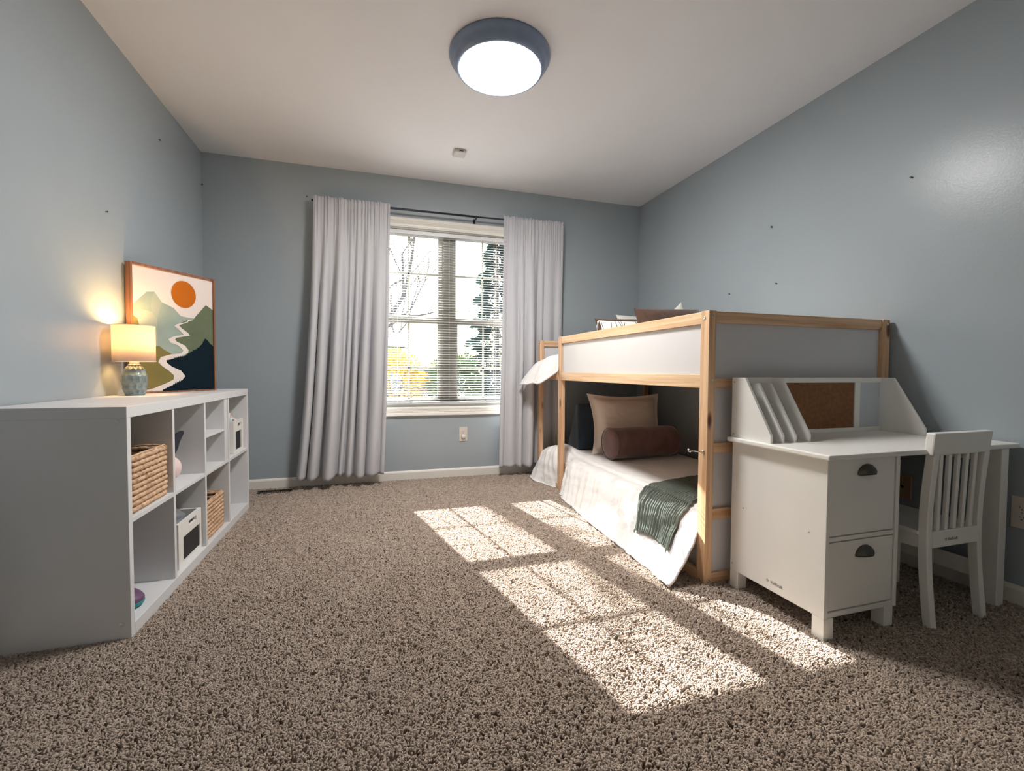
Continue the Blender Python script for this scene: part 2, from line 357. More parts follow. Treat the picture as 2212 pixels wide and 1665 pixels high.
# ------------------------------------------------------------------ carpet pile (nobody could count the tufts)
def carpet():
    N = 520000
    x = rng.uniform(0.004, W-.004, N); y = rng.uniform(YN+.3, -.004, N)
    dcam = np.hypot(x-CAM[0], y-CAM[1])
    keep = rng.uniform(0, 1, N) < np.clip((2.1/np.maximum(dcam, .6))**1.3, .30, 1.0)
    keep &= ~((x < .375) & (y > -1.985) & (y < -.53))
    keep &= ~((x > 2.60) & (y > -2.15) & (y < -.2))
    keep &= ~((x > .345) & (x < .60) & (y > -.178) & (y < -.05))
    keep &= ~((y > -.013) | (x < .014) | (x > W-.014))
    keep &= (y > -3.75)
    x, y, dcam = x[keep], y[keep], dcam[keep]; n = len(x)
    th = 2*np.pi*np.array([0.5*noise.noise(Vector((a*2.2, b*2.2, 0)))+0.5 for a, b in zip(x[::1], y[::1])])*1.6+rng.normal(0, 1.25, n)
    big = np.clip(dcam/2.0, 1.0, 1.7)
    L = rng.uniform(.007, .0125, n)*big
    hgt = FZ+rng.uniform(.0115, .0160, n)
    cu = rng.uniform(-.9, .9, n)
    P = np.zeros((n, 4, 3), np.float32)
    for k, t in enumerate((0., .4, .75, 1.)):
        a = th+cu*t*1.6
        P[:, k, 0] = x+np.cos(a)*L*t**1.3; P[:, k, 1] = y+np.sin(a)*L*t**1.3
        P[:, k, 2] = FZ-.001+(hgt-FZ)*math.sin(t*2.0)/math.sin(1.5708)*1.0
    P[:, 3, 2] -= rng.uniform(0, .003, n)
    np.clip(P[:, :, 0], .002, W-.002, out=P[:, :, 0]); np.clip(P[:, :, 1], YN+.01, -.002, out=P[:, :, 1])
    rad = np.tile(np.array([.0018, .0027, .0024, .0013]), (n, 1))*big[:, None]*rng.uniform(.85, 1.15, (n, 1))
    cv = bpy.data.hair_curves.new('carpet_pile'); cv.add_curves([4]*n)
    cv.attributes['position'].data.foreach_set('vector', P.reshape(-1))
    ra = cv.attributes.get('radius') or cv.attributes.new('radius', 'FLOAT', 'POINT')
    ra.data.foreach_set('value', rad.reshape(-1).astype(np.float32))
    cv.materials.append(M['yarn'])
    o = bpy.data.objects.new('carpet_pile', cv); COL.objects.link(o)
    tag(o, 'beige brown twisted pile of the wall to wall carpet', 'carpet', None, 'stuff')
carpet()

# ------------------------------------------------------------------ ceiling light, sensor
LX, LY = 1.78, -1.585
cl = thing('ceiling_light', 'round flush ceiling light with slate grey rim and glowing white glass', 'ceiling light', (LX, LY, H))
make('rim', MB().lathe([(.20, H), (.247, H), (.249, H-.012), (.243, H-.024), (.232, H-.030), (.230, H-.040), (.222, H-.056), (.212, H-.068), (.203, H-.071), (.199, H-.066), (.196, H-.05)], (LX, LY, 0), 64, False, False), 'ring', cl, None, 0, True)
make('glass_dome', MB().lathe([(.1985, H-.060), (.190, H-.069), (.165, H-.077), (.12, H-.084), (.06, H-.088), (.005, H-.089)], (LX, LY, 0), 64, False, True), 'lampglass', cl, None, 0, True)
sd = thing('ceiling_sensor', 'small square white sensor box on the ceiling near the window wall', 'sensor', (1.765, -.555, H))
make('housing', MB().prism([(1.722, -.602), (1.808, -.602), (1.808, -.508), (1.722, -.508)], 'Z', H-.022, H), 'det', sd, None, .008)
make('vent_slot', MB().box(1.755, 1.785, -.603, -.6015, H-.016, H-.010), 'slot', sd)
make('indicator', MB().lathe([(.004, 0), (.003, -.002)], (1.765, -.555, H-.022), 12), 'plate', sd)

# ------------------------------------------------------------------ bookcase
bd = .397
bc = thing('bookcase', 'long low white eight cube bookcase against the left wall', 'bookcase', (.2, -1.25, 0))
BY0, BY1, BT = -2.005, -.505, .777
def sh(name, b, bev=.0015): return box(name, b, 'lam', bc, bev)
sh('top_panel', (.008, bd, BY0, BY1, .739, BT)); sh('bottom_panel', (.008, bd, BY0+.026, BY1-.03, FZ+.002, .043))
sh('side_panel', (.008, bd, BY0, BY0+.026, FZ+.002, .739)); sh('side_panel', (.008, bd, BY1-.03, BY1, FZ+.002, .739))
DV = (-1.638, -1.279, -.911)
for y in DV: sh('divider', (.010, bd-.002, y-.010, y+.010, .043, .739), .001)
ys = [BY0+.026]+[v for y in DV for v in (y-.010, y+.010)]+[BY1-.03]
for k in range(4): sh('shelf', (.010, bd-.002, ys[2*k], ys[2*k+1], .383, .400), .001)
sh('half_shelf', (.03, bd-.004, DV[1]+.010, -.985, .566, .576), .001)
sh('insert_panel', (.03, bd-.003, -.985, -.928, .400, .739), .001)
for y, z in ((-1, .727), (-1, .05)):
    make('screw_cap', MB().lathe([(.0085, 0), (.008, .002), (.005, .0032)], (0, 0, 0), 16).xf(Matrix.Translation((bd-.026, BY0, z)) @ Matrix.Rotation(math.pi/2, 4, 'X')), 'lam', bc, None, 0, True)

# wicker baskets
def basket(label, x0, x1, y0, y1, z0, z1, rows, seed):
    rr = random.Random(seed)
    b = thing('wicker_basket', label, 'basket', ((x0+x1)/2, (y0+y1)/2, z0), 'woven baskets in the bookcase')
    pit = (z1-z0)/rows; R = pit*.56
    def loop(z, rad, nseg, amp, ph):
        c = .03; pts = []
        per = 2*((x1-x0-2*R)+(y1-y0-2*R)); n = 176
        cx, cy, hx, hy = (x0+x1)/2, (y0+y1)/2, (x1-x0)/2-R, (y1-y0)/2-R
        out, rad_l = [], []
        for i in range(n):
            d = per*i/n; X2, Y2 = 2*hx, 2*hy
            if d < X2: p = (-hx+d, -hy)
            elif d < X2+Y2: p = (hx, -hy+d-X2)
            elif d < 2*X2+Y2: p = (hx-(d-X2-Y2), hy)
            else: p = (-hx, hy-(d-2*X2-Y2))
            s = abs(math.sin(math.pi*(d/.031+ph)))
            jit = rr.uniform(-.0012, .0012)
            out.append((cx+p[0]+rr.uniform(-.001, .001), cy+p[1]+rr.uniform(-.001, .001), z+jit)); rad_l.append(rad*(1-amp+amp*s**.45))
        return out, rad_l
    for r in range(rows):
        pts, rad = loop(z0+pit*(r+.5), R, 0, .34, rr.random())
        make('woven_row', MB().tube(pts, rad, 8, True), 'wicker', b, None, 0, True)
    pts, rad = loop(z1+.002, .0045, 0, .2, 0.)
    make('rim', MB().tube(pts, rad, 6, True), 'wicker', b, None, 0, True)
    t = R*1.1; inn = MB()
    inn.box(x0+t, x1-t, y0+t, y1-t, z0+.004, z0+.012)
    for bb in ((x0+t, x0+t+.003, y0+t, y1-t), (x1-t-.003, x1-t, y0+t, y1-t), (x0+t, x1-t, y0+t, y0+t+.003), (x0+t, x1-t, y1-t-.003, y1-t)): inn.box(*bb, z0+.012, z1-.008)
    make('lining', inn, 'dark_in', b)
    return b
basket('woven wicker basket in the upper left cube of the bookcase', .08, .385, -1.945, -1.658, .4015, .597, 10, 3)
basket('woven wicker basket in the lower cube beside the white crate', .08, .380, -1.225, -.945, .0445, .232, 9, 5)

def crate(label, x0, x1, y0, y1, z0, z1, hy0, hy1, cy0, cy1, cz0, cz1):
    c = thing('storage_crate', label, 'crate', ((x0+x1)/2, (y0+y1)/2, z0), 'white crates with chalkboard fronts')
    t = .012; hz1, hz0 = z1-.018, z1-.040
    fr = MB()
    fr.box(x1-t, x1, y0, y1, hz1, z1); fr.box(x1-t, x1, y0, hy0, hz0, hz1); fr.box(x1-t, x1, hy1, y1, hz0, hz1)
    fr.box(x1-t, x1, y0, y1, cz1, hz0); fr.box(x1-t, x1, y0, cy0, cz0, cz1); fr.box(x1-t, x1, cy1, y1, cz0, cz1); fr.box(x1-t, x1, y0, y1, z0, cz0)
    make('front_panel', fr, 'desk', c)
    make('chalkboard', MB().box(x1-t+.001, x1-.006, cy0, cy1, cz0, cz1), 'black', c)
    box('side_panel', (x0, x1-t, y0, y0+t, z0, z1), 'desk', c); box('side_panel', (x0, x1-t, y1-t, y1, z0, z1), 'desk', c)
    box('back_panel', (x0, x0+t, y0+t, y1-t, z0, z1), 'desk', c); box('bottom_panel', (x0+t, x1-t, y0+t, y1-t, z0, z0+.01), 'desk', c)
    return c
crate('white crate with chalkboard front holding grey cloth, in the lower cubes', .07, .378, -1.563, -1.298, .0445, .238, -1.45, -1.36, -1.512, -1.318, .062, .168)
crate('white crate with chalkboard front holding teal and printed cloths, in the upper far cube', .07, .378, -.760, -.552, .4015, .590, -.665, -.585, -.715, -.592, .415, .525)
def crumple(name, label, c, rx, ry, rz, mat, seed, cat='cloth', floor_z=None):
    def fn(u, v):
        a, b = 2*math.pi*u, math.pi*v
        d = Vector((math.sin(b)*math.cos(a), math.sin(b)*math.sin(a), math.cos(b)))
        k = 1+.28*nz(d.x*2.2+seed, d.y*2.2, d.z*2.2)+.14*abs(nz(d.x*5+seed, d.y*5, d.z*5))
        z = c[2]+rz*d.z*k
        return (c[0]+rx*d.x*k, c[1]+ry*d.y*k, z if floor_z is None else max(z, floor_z))
    o = make(name, MB().grid(fn, 48, 32), mat, None, c, 0, True); tag(o, label, cat); return o
crumple('folded_cloth', 'crumpled grey cloth stuffed in the lower white crate', (.265, -1.43, .205), .085, .098, .075, 'grey_cloth', 1.3)
crumple('folded_cloth', 'pale teal cloth in the far upper crate', (.27, -.708, .580), .075, .040, .070, 'teal_cloth', 4.1)
crumple('folded_cloth', 'white printed cloth beside the teal cloth in the far upper crate', (.28, -.610, .572), .072, .040, .055, 'print_cloth', 7.7)
# toy in the second upper cube
toy = thing('plush_toy', 'plush toy with black pointed head in the second upper cube', 'toy', (.285, -1.418, .40))
make('body', MB().lathe([(.065*math.sin(math.pi*k/16)+.0005, .06*(1-math.cos(math.pi*k/16))) for k in range(17)], (.285, -1.446, .4005), 28), 'pink', toy, None, 0, True)
hp = [(.280, -1.440, .505), (.285, -1.428, .535), (.292, -1.405, .562), (.299, -1.375, .577), (.305, -1.345, .590), (.309, -1.318, .602), (.311, -1.303, .608)]
make('head', MB().tube(hp, [.026, .040, .038, .026, .017, .011, .003], 14), 'plush_black', toy, None, 0, True)
def pebble(label, cx, cy, z0, r, rz):
    p = thing('stepping_stone', label, 'balance stone', (cx, cy, z0), 'purple and teal balance stones')
    def sc_(r0, k): return r0
    b = MB(); seg = 48; prof_b = [(.80, 0.0), (.97, .10), (1.02, .26), (1.0, .38)]; prof_t = [(1.0, .38), (1.01, .48), (.93, .68), (.72, .88), (.42, .98), (.05, 1.0)]
    for nm, prof, mt, c0, c1 in (('base', prof_b, 'teal', True, False), ('top', prof_t, 'purple', False, True)):
        q = MB(); vs = []
        q.lathe([(a*r, h*rz) for a, h in prof], (0, 0, 0), seg, c0, c1)
        q.v = [(x*(1+.10*math.cos(3*math.atan2(y, x)+.6)), y*(1+.10*math.cos(3*math.atan2(y, x)+.6)), z) for x, y, z in q.v]
        q.xf(Matrix.Translation((cx, cy, z0)))
        make(nm, q, mt, p, None, 0, True)
pebble('larger purple balance stone with teal base at the front of the lower left cube', .275, -1.850, .0435, .088, .056)
pebble('smaller purple balance stone behind the larger one in the lower left cube', .155, -1.725, .0435, .052, .050)
dk = make('dark_knob', MB().lathe([(.002, 0), (.008, .002), (.009, .010), (.005, .018), (.002, .02)], (.350, -.885, .0435), 14), 'plush_black', None, (.350, -.885, .0435), 0, True)
tag(dk, 'tiny black knob shaped toy in the lower far right cube', 'toy')

# ------------------------------------------------------------------ table lamp
lx, ly, lz = .100, -1.243, BT
tl = thing('table_lamp', 'small lit table lamp with drum shade and honeycomb blue grey ceramic base', 'table lamp', (lx, ly, lz))
def lamp_base():
    nu, nv = 168, 84; hb = .150; rows = 4.6; cols = 12
    prof = [(0, .035), (.06, .040), (.2, .0465), (.42, .0495), (.62, .048), (.8, .041), (.92, .030), (1., .018)]
    def rad(t):
        for (a, ra), (b, rb) in zip(prof, prof[1:]):
            if t <= b: k = (t-a)/(b-a); return ra+(rb-ra)*k
        return prof[-1][1]
    def fn(u, v):
        r = rad(v); best = 9.
        fz = v*rows-.35
        for q in (math.floor(fz), math.floor(fz)+1):
            off = .5 if q % 2 else 0.
            fu = u*cols-off; du = fu-round(fu)
            best = min(best, math.hypot(du*1.0, (fz-q)*1.0))
        dent = .0058*max(0., 1-(best/.60)**2) if .05 < v < .93 else 0
        a = 2*math.pi*u
        return (lx+(r-dent)*math.cos(a), ly+(r-dent)*math.sin(a), lz+hb*v)
    return MB().grid(fn, nu, nv)
make('ceramic_base', lamp_base(), 'ceramic', tl, None, 0, True)
make('foot', MB().lathe([(.034, 0), (.036, .0025), (.033, .004)], (lx, ly, lz), 32), 'trim', tl, None, 0, True)
make('neck', MB().lathe([(.0185, .149), (.0185, .156), (.011, .157), (.011, .185)], (lx, ly, lz), 24), 'trim', tl, None, 0, True)
make('lamp_shade', MB().lathe([(.0805, .159), (.0805, .326)], (lx, ly, lz), 64, False, False), 'shade', tl, None, 0, True, solid=.0012)
for z_ in (.326, .159):
    make('shade_rim', MB().tube([(lx+.0805*math.cos(a), ly+.0805*math.sin(a), lz+z_) for a in np.linspace(0, 2*math.pi, 48, False)], .0012, 6, True), 'white_cloth', tl, None, 0, True)
sp = MB()
for k in range(3):
    a = 2*math.pi*k/3+.4; sp.tube([(lx+.011*math.cos(a), ly+.011*math.sin(a), lz+.183), (lx+.0795*math.cos(a), ly+.0795*math.sin(a), lz+.183)], .0012, 6)
make('spider', sp, 'chrome', tl)
make('bulb', MB().lathe([(.009, .185), (.012, .195), (.022, .215), (.026, .232), (.022, .250), (.010, .260), (.001, .262)], (lx, ly, lz), 24), 'bulb', tl, None, 0, True)
bl = bpy.data.lights.new('bulb_light', 'POINT'); bl.energy = BULB_W; bl.color = (1.0, .60, .22); bl.shadow_soft_size = .03
bo = bpy.data.objects.new('bulb_light', bl); COL.objects.link(bo); bo.parent = tl; bo.location = (0, 0, .29)

# ------------------------------------------------------------------ framed picture standing on the bookcase
pB = Vector((.2796, -.7158, BT)); pd = Vector((.50467, .86331, 0)); pn = Vector((.86331, -.50467, 0))
pm = Matrix.Identity(4)
for i in range(3): pm[i][0], pm[i][1], pm[i][2], pm[i][3] = pd[i], (0, 0, 1)[i], pn[i], pB[i]
pic = thing('framed_picture', 'wood framed painting of hills, river and orange sun leaning in the corner', 'picture', tuple(pB))
X0, X1, Z0, Z1, DP, TK = -.474, .003, .001, .652, -.034, .011
for nm, b in (('frame_bar', (X0, X0+TK, Z0, Z1)), ('frame_bar', (X1-TK, X1, Z0, Z1)), ('frame_bar', (X0+TK, X1-TK, Z0, Z0+.007)), ('frame_bar', (X0+TK, X1-TK, Z1-TK, Z1))):
    make(nm, MB().box(b[0], b[1], b[2], b[3], DP, 0).xf(pm), 'frame', pic, None, .001)
cv_ = make('canvas', MB().box(X0+TK, X1-TK, Z0+.007, Z1-TK, DP+.004, -.009).xf(pm), 'canvas', pic)
PT = dict(
 sage=[(-.463, .44), (-.388, .516), (-.351, .523), (-.312, .474), (-.248, .453), (-.207, .414), (-.165, .410), (-.13, .41), (-.13, .402), (-.169, .192), (-.366, .186), (-.463, .263)],
 facet=[(-.349, .522), (-.366, .482), (-.37, .449), (-.366, .417), (-.339, .385), (-.31, .472)],
 pale=[(-.463, .414), (-.41, .423), (-.366, .417), (-.339, .385), (-.338, .245), (-.463, .264)],
 olive=[(-.135, .401), (-.115, .426), (-.052, .495), (-.0085, .472), (-.0085, .263), (-.169, .197), (-.234, .268), (-.247, .294), (-.167, .313), (-.232, .364), (-.17, .397)],
 moss=[(-.463, .393), (-.438, .376), (-.429, .342), (-.429, .264), (-.365, .237), (-.331, .245), (-.306, .226), (-.262, .204), (-.324, .187), (-.338, .157), (-.273, .12), (-.237, .081), (-.265, .046), (-.44, .009), (-.463, .009)],
 river=[(-.135, .399), (-.167, .399), (-.172, .386), (-.232, .367), (-.246, .357), (-.223, .339), (-.191, .313), (-.251, .3), (-.281, .283), (-.27, .266), (-.225, .252), (-.197, .227), (-.207, .211), (-.271, .202), (-.315, .189), (-.337, .166), (-.325, .145), (-.282, .116), (-.253, .09), (-.256, .068), (-.292, .051), (-.404, .010), (-.315, .010), (-.284, .025), (-.238, .046), (-.196, .067), (-.188, .085), (-.213, .116), (-.264, .137), (-.292, .16), (-.294, .171), (-.263, .183), (-.207, .197), (-.169, .214), (-.166, .23), (-.187, .254), (-.234, .273), (-.243, .283), (-.238, .292), (-.186, .305), (-.157, .311), (-.166, .324), (-.204, .347), (-.22, .363), (-.165, .385), (-.165, .391)])
nav = [(-.294, .171), (-.29, .15), (-.264, .137), (-.213, .116), (-.188, .085), (-.196, .067)]
up = [(-.315, .010)]
def jag(a, b, n, amp, rr):
    out = []
    for k in range(n):
        t = k/n; out.append((a[0]+(b[0]-a[0])*t, a[1]+(b[1]-a[1])*t+(rr.uniform(.3, 1.)*amp if k % 2 else 0)))
    return out
jr = random.Random(4)
PT['navy'] = jag((-.318, .012), (-.196, .067), 22, .009, jr)+[(-.188, .085), (-.213, .116), (-.264, .137), (-.292, .158)]+jag((-.294, .168), (-.188, .196), 20, .008, jr)+jag((-.188, .196), (-.088, .255), 14, .008, jr)+[(-.080, .27), (-.071, .291), (-.059, .302), (-.043, .29), (-.027, .272), (-.0085, .26), (-.0085, .0085), (-.318, .0085)]
PT['sun'] = [(-.188+.072*math.cos(a), .534+.073*math.sin(a)) for a in np.linspace(0, 2*math.pi, 48, False)]
from mathutils.geometry import tessellate_polygon
for k, nm in enumerate(('sage', 'facet', 'pale', 'olive', 'moss', 'river', 'navy', 'sun')):
    pts = [Vector((p[0], p[1], -.0088+.00025*k)) for p in PT[nm]]
    tri = tessellate_polygon([pts])
    make('painted_'+{'sage': 'mountain', 'facet': 'mountain_face', 'pale': 'foothill', 'olive': 'green_hill', 'moss': 'moss_hill', 'river': 'river', 'navy': 'dark_hill', 'sun': 'sun'}[nm], MB().add(pts, [tuple(t) for t in tri]).xf(pm), 'p_'+nm, cv_)

# ------------------------------------------------------------------ curtains, rod, blind
rod = thing('curtain_rod', 'thin black curtain rod above the window', 'curtain rod', (1.76, -.085, 2.17))
make('rod_tube', MB().tube([(.735, -.085, 2.168), (1.98, -.085, 2.170)], .0085, 12), 'black_metal', rod, None, 0, True)
make('rod_inner_tube', MB().tube([(1.97, -.085, 2.170), (2.775, -.085, 2.180)], .0068, 12), 'black_metal', rod, None, 0, True)
for bx_ in (.80, 1.99, 2.70):
    q = MB(); q.box(bx_-.007, bx_+.007, -.004, 0, 2.132, 2.178); q.box(bx_-.004, bx_+.004, -.085, -.004, 2.150, 2.157); q.box(bx_-.005, bx_+.005, -.097, -.075, 2.150, 2.160)
    q.box(bx_-.005, bx_+.005, -.097, -.094, 2.155, 2.176)
    make('bracket', q, 'black_metal', rod)
def curtain(name, label, xl, xr, zb, folds, seed, back):
    """xl,xr: (top,bottom) edges; folds: list of (centre s, width, depth) of the big folds"""
    zt, zr = 2.198, 2.170
    def fn(u, v):
        s, t = u, v
        z = zt+(zb-zt)*t
        te = t**.8
        x = xl(t)+(xr(t)-xl(t))*s
        g = max(0., 1-t*5.5)
        gather = .006*math.sin(2*math.pi*(21*s+1.2*nz(s*6, seed)))*(g+.05)+.004*math.sin(2*math.pi*(34*s+.8*nz(s*9, seed+3)))*g
        big = 0.; dx = 0.
        for c, wd, dp in folds:
            q = (s-c-.014*nz(t*2.2, c*9, seed))/(wd*.82)
            e = math.exp(-q*q)
            k = dp*(.16+.84*smooth01(t*1.5))
            big += 1.25*k*e; dx += .45*k*q*e
        y = -.094-gather-big*1.0-.012*nz(s*3+seed, t*1.3)*te+back(s)*smooth01(t*2)
        if abs(z-zr) < .02: y = min(y, -.096)
        if z > zr+.012:  z += .008*nz(s*40, seed)+.004*nz(s*90, seed)
        z += (.010*nz(s*5+seed, 7.)-.006*big/.05)*(t > .9)*((t-.9)*10)
        return (x+dx, min(y, -.028), z)
    o = make(name, MB().grid(fn, 260, 90), 'curtain', None, ((xl(0)+xr(0))/2, -.1, 2.17), 0, True, 0, .0014)
    tag(o, label, 'curtain'); 
    def hem(u, v):
        p = fn(u, .955+.001*v); q = Vector(p); q.y -= .0016; return tuple(q)
    make('hem_seam', MB().grid(hem, 200, 1), 'curtain', o, None, 0, True)
    return o
lf = [(.04, .045, .06), (.17, .05, .075), (.35, .055, .095), (.49, .022, .03), (.58, .028, .045), (.71, .05, .070), (.86, .075, .065), (.99, .04, .03)]
curtain('curtain', 'wide gathered grey curtain left of the window', lambda t: .752-.10*t**2.2-.03*t, lambda t: 1.303-.03*t-.03*t*t, .088, lf, 2.1, lambda s: 0.)
rf = [(.02, .05, .03), (.16, .09, .04), (.30, .04, .045), (.45, .07, .06), (.64, .04, .03), (.78, .09, .03), (.95, .06, .02)]
curtain('curtain', 'narrower grey curtain right of the window, by the loft bed', lambda t: 2.228-.038*t, lambda t: 2.764+.02*t-.02*t*t, .085, rf, 9.4, lambda s: .045*smooth01((s-.52)*14))

bln = thing('window_blind', 'white horizontal mini blind with tilted slats in the window', 'blind', (1.78, .022, 2.03))
BX0, BX1 = OX0+J+.006, OX1-J-.006
box('headrail', (BX0, BX1, .002, .046, 2.006, OZ1-J-.001), 'slat', bln)
tilt = math.radians(13.)
cs = [(-.0125, 0), (-.0066, .0013), (0, .0018), (.0066, .0013), (.0125, 0)]
prof = cs+[(a, b-.0005) for a, b in cs[::-1]]
prof = [(a*math.cos(tilt)-b*math.sin(tilt), a*math.sin(tilt)+b*math.cos(tilt)) for a, b in prof]
NS, ZT, ZB = 66, 1.995, .638
smb = MB().prism(prof, 'X', BX0-1.78, BX1-1.78)
sme = bpy.data.meshes.new('slat'); sme.from_pydata(smb.v, [], smb.f); sme.materials.append(M['slat']); sme.update()
for k in range(NS):
    o = bpy.data.objects.new('slat', sme); COL.objects.link(o); o.parent = bln; o.location = (0, .002, ZT+(ZB-ZT)*k/(NS-1)-2.03)
box('bottom_rail', (BX0, BX1, .010, .034, OZ0+J+.001, OZ0+J+.014), 'slat', bln)
for x in (1.36, 1.785, 2.19):
    q = MB()
    for y in (.0095, .0365): q.tube([(x, y, 2.006), (x, y, OZ0+J+.014)], .0007, 5)
    make('ladder_cord', q, 'white_cloth', bln)
make('tilt_wand', MB().tube([(1.335, -.004, 2.012), (1.333, -.010, 1.95), (1.325, -.014, 1.25)], .003, 8), 'white_cloth', bln, None, 0, True)
make('pull_cord', MB().tube([(2.165, -.002, 2.01), (2.166, -.007, 1.6), (2.163, -.007, .83)], .0012, 6), 'white_cloth', bln)
make('cord_tassel', MB().lathe([(.002, .0), (.006, -.004), (.008, -.03), (.006, -.034)], (2.163, -.007, .832), 12), 'white_cloth', bln, None, 0, True)

# ------------------------------------------------------------------ outlets, floor register, wall screws
def outlet(label, axis, a, b, z0, z1, kind, mat):
    """axis 'Y' : on back wall (a,b are X) ; 'X' : on right wall (a,b are Y)"""
    c = ((a+b)/2, -.003, (z0+z1)/2) if axis == 'Y' else (W-.003, (a+b)/2, (z0+z1)/2)
    o = thing('wall_outlet' if kind != 'jack' else 'wall_jack', label, 'outlet' if kind != 'jack' else 'wall plate', c)
    cz, hw = (z0+z1)/2, abs(b-a)/2
    def T(mb):   # local: x across, y out of wall, z up
        if axis == 'Y': return mb.xf(Matrix.Translation((c[0], 0, cz)) @ Matrix.Scale(-1, 4, (0, 1, 0)))
        return mb.xf(Matrix.Translation((W, c[1], cz)) @ Matrix.Rotation(math.pi/2, 4, 'Z'))
    hh = (z1-z0)/2
    make('plate', T(MB().prism([(-hw, 0), (hw, 0), (hw, .003), (hw-.003, .006), (-hw+.003, .006), (-hw, .003)], 'Z', -hh, hh)), mat, o)
    if kind == 'jack':
        make('hole', T(MB().lathe([(.0065, 0), (.0065, .0006)], (0, 0, 0), 14).xf(Matrix.Translation((0, .006, 0)) @ Matrix.Rotation(-math.pi/2, 4, 'X'))), 'slot', o)
        return o
    for s in (1, -1):
        zc = s*.0195
        pts = [(.0165*math.cos(t), .0145*max(-.85, min(.85, math.sin(t)))) for t in np.linspace(0, 2*math.pi, 24, False)]
        f = make('socket', T(MB().prism([(p[0], p[1]+zc) for p in pts], 'Y', .006, .0078)), mat, o)
        make('socket_holes', T(MB().box(-.0075, -.0055, .0078, .0082, zc-.001, zc+.007).box(.0055, .0075, .0078, .0082, zc-.001, zc+.006).box(-.002, .002, .0078, .0082, zc-.009, zc-.005)), 'slot', f)
    make('plate_screw', T(MB().lathe([(.003, 0), (.0025, .001)], (0, 0, 0), 10).xf(Matrix.Translation((0, .006, 0)) @ Matrix.Rotation(-math.pi/2, 4, 'X'))), 'chrome', o)
    return o
ou = outlet('ivory outlet below the window with a round white plug in it', 'Y', 1.864, 1.936, .302, .420, 'outlet', 'plate')
make('plug_cover', MB().lathe([(.019, 0), (.018, .012), (.012, .016), (.002, .017)], (0, 0, 0), 24).xf(Matrix.Translation((1.900, -.0078, .342)) @ Matrix.Rotation(math.pi/2, 4, 'X')), 'trim', ou, None, 0, True)
outlet('ivory outlet low on the right wall beside the desk', 'X', -2.745, -2.675, .300, .422, 'outlet', 'plate')
outlet('beige wall plate with a centre hole under the desk', 'X', -2.330, -2.256, .305, .418, 'jack', 'plate_beige')
fr_ = thing('floor_register', 'dark brown floor vent by the left end of the window wall', 'floor vent', (.472, -.114, 0))
q = MB(); q.box(.350, .595, -.174, -.160, FZ+.001, -.001); q.box(.350, .595, -.068, -.054, FZ+.001, -.001); q.box(.350, .364, -.160, -.068, FZ+.001, -.001); q.box(.581, .595, -.160, -.068, FZ+.001, -.001)
make('vent_frame', q, 'vent', fr_)
for k in range(14): box('vane', (.368+k*.0152, .372+k*.0152, -.160, -.068, FZ+.001, -.004), 'vent', fr_, 0)
def screw(label, p, n, s=.006):
    r = Vector((0, 0, 1)).rotation_difference(Vector(n)).to_matrix().to_4x4()
    o = make('wall_screw', MB().lathe([(s*.5, 0), (s*.5, .006), (s, .007), (s*.9, .009), (s*.3, .0095)], (0, 0, 0), 10).xf(Matrix.Translation(p) @ r), 'nickel', None, p, 0, True)
    tag(o, label, 'screw')
screw('small screw high on the left wall, near the ceiling corner', (0, -.673, 2.216), (1, 0, 0))
screw('small screw on the left wall above the bookcase lamp', (0, -1.237, 1.623), (1, 0, 0), .0045)
screw('small screw in the left back corner below the ceiling', (.006, 0, 2.222), (0, -1, 0), .007)
screw('small screw on the back wall left of the curtain top', (.694, 0, 2.216), (0, -1, 0), .005)
screw('topmost of the dark nails on the right wall above the bed', (W, -1.509, 1.816), (-1, 0, 0), .006)
screw('nail on the right wall halfway above the bed pillows', (W, -1.554, 1.454), (-1, 0, 0), .005)
screw('nail on the right wall nearest the window corner', (W, -1.165, 1.450), (-1, 0, 0), .005)
screw('nail on the right wall farthest from the window, high up', (W, -2.286, 1.813), (-1, 0, 0), .005)

# ------------------------------------------------------------------ loft bed
bx, by, bl_, bw, bh = 2.512, -2.227, 2.059, 1.052, 1.158
PX, PY = .035, .052
bed = thing('loft_bed', 'low pine loft bed with white panels in the far right corner', 'bed', (3.04, -1.2, 0))
XE = bx+bw; YF = by+bl_
def pine(name, b, ax, bev=.002): return box(name, b, 'pine'+ax, bed, bev)
def post(x0, x1, y0, y1, top=bh): return pine('post', (x0, x1, y0, y1, FZ+.002, top), 'Z')
pc = post(bx, bx+PX, by, by+PY)
post(bx, bx+PX, YF-PY, YF); post(XE-PX, XE, YF-PY, YF); post(XE-.047, XE, by, by+PY)
y2a, y2b = -.665, -.612
post(bx, bx+PX, y2a, y2b)
def side(x0, x1, ya, yb):
    pine('rail', (x0, x1, ya, yb, 1.105, bh-.002), 'Y'); pine('rail', (x0, x1, ya, yb, .832, .889), 'Y')
    box('side_panel', (x0+.012, x1-.012, ya, yb, .889, 1.105), 'panel', bed, .001)
side(bx+.002, bx+PX-.002, by+PY, y2a)
pine('rail', (bx+.002, bx+PX-.002, y2b, YF-PY, .832, .889), 'Y')
pine('bottom_rail', (bx+.004, bx+PX-.004, by+PY, y2a, FZ+.002, .040), 'Y'); pine('bottom_rail', (bx+.004, bx+PX-.004, y2b, YF-PY, FZ+.002, .040), 'Y')
side(XE-PX+.002, XE-.002, by+PY, YF-PY)
pine('bottom_rail', (XE-PX+.004, XE-.004, by+PY, YF-PY, FZ+.002, .040), 'Y')
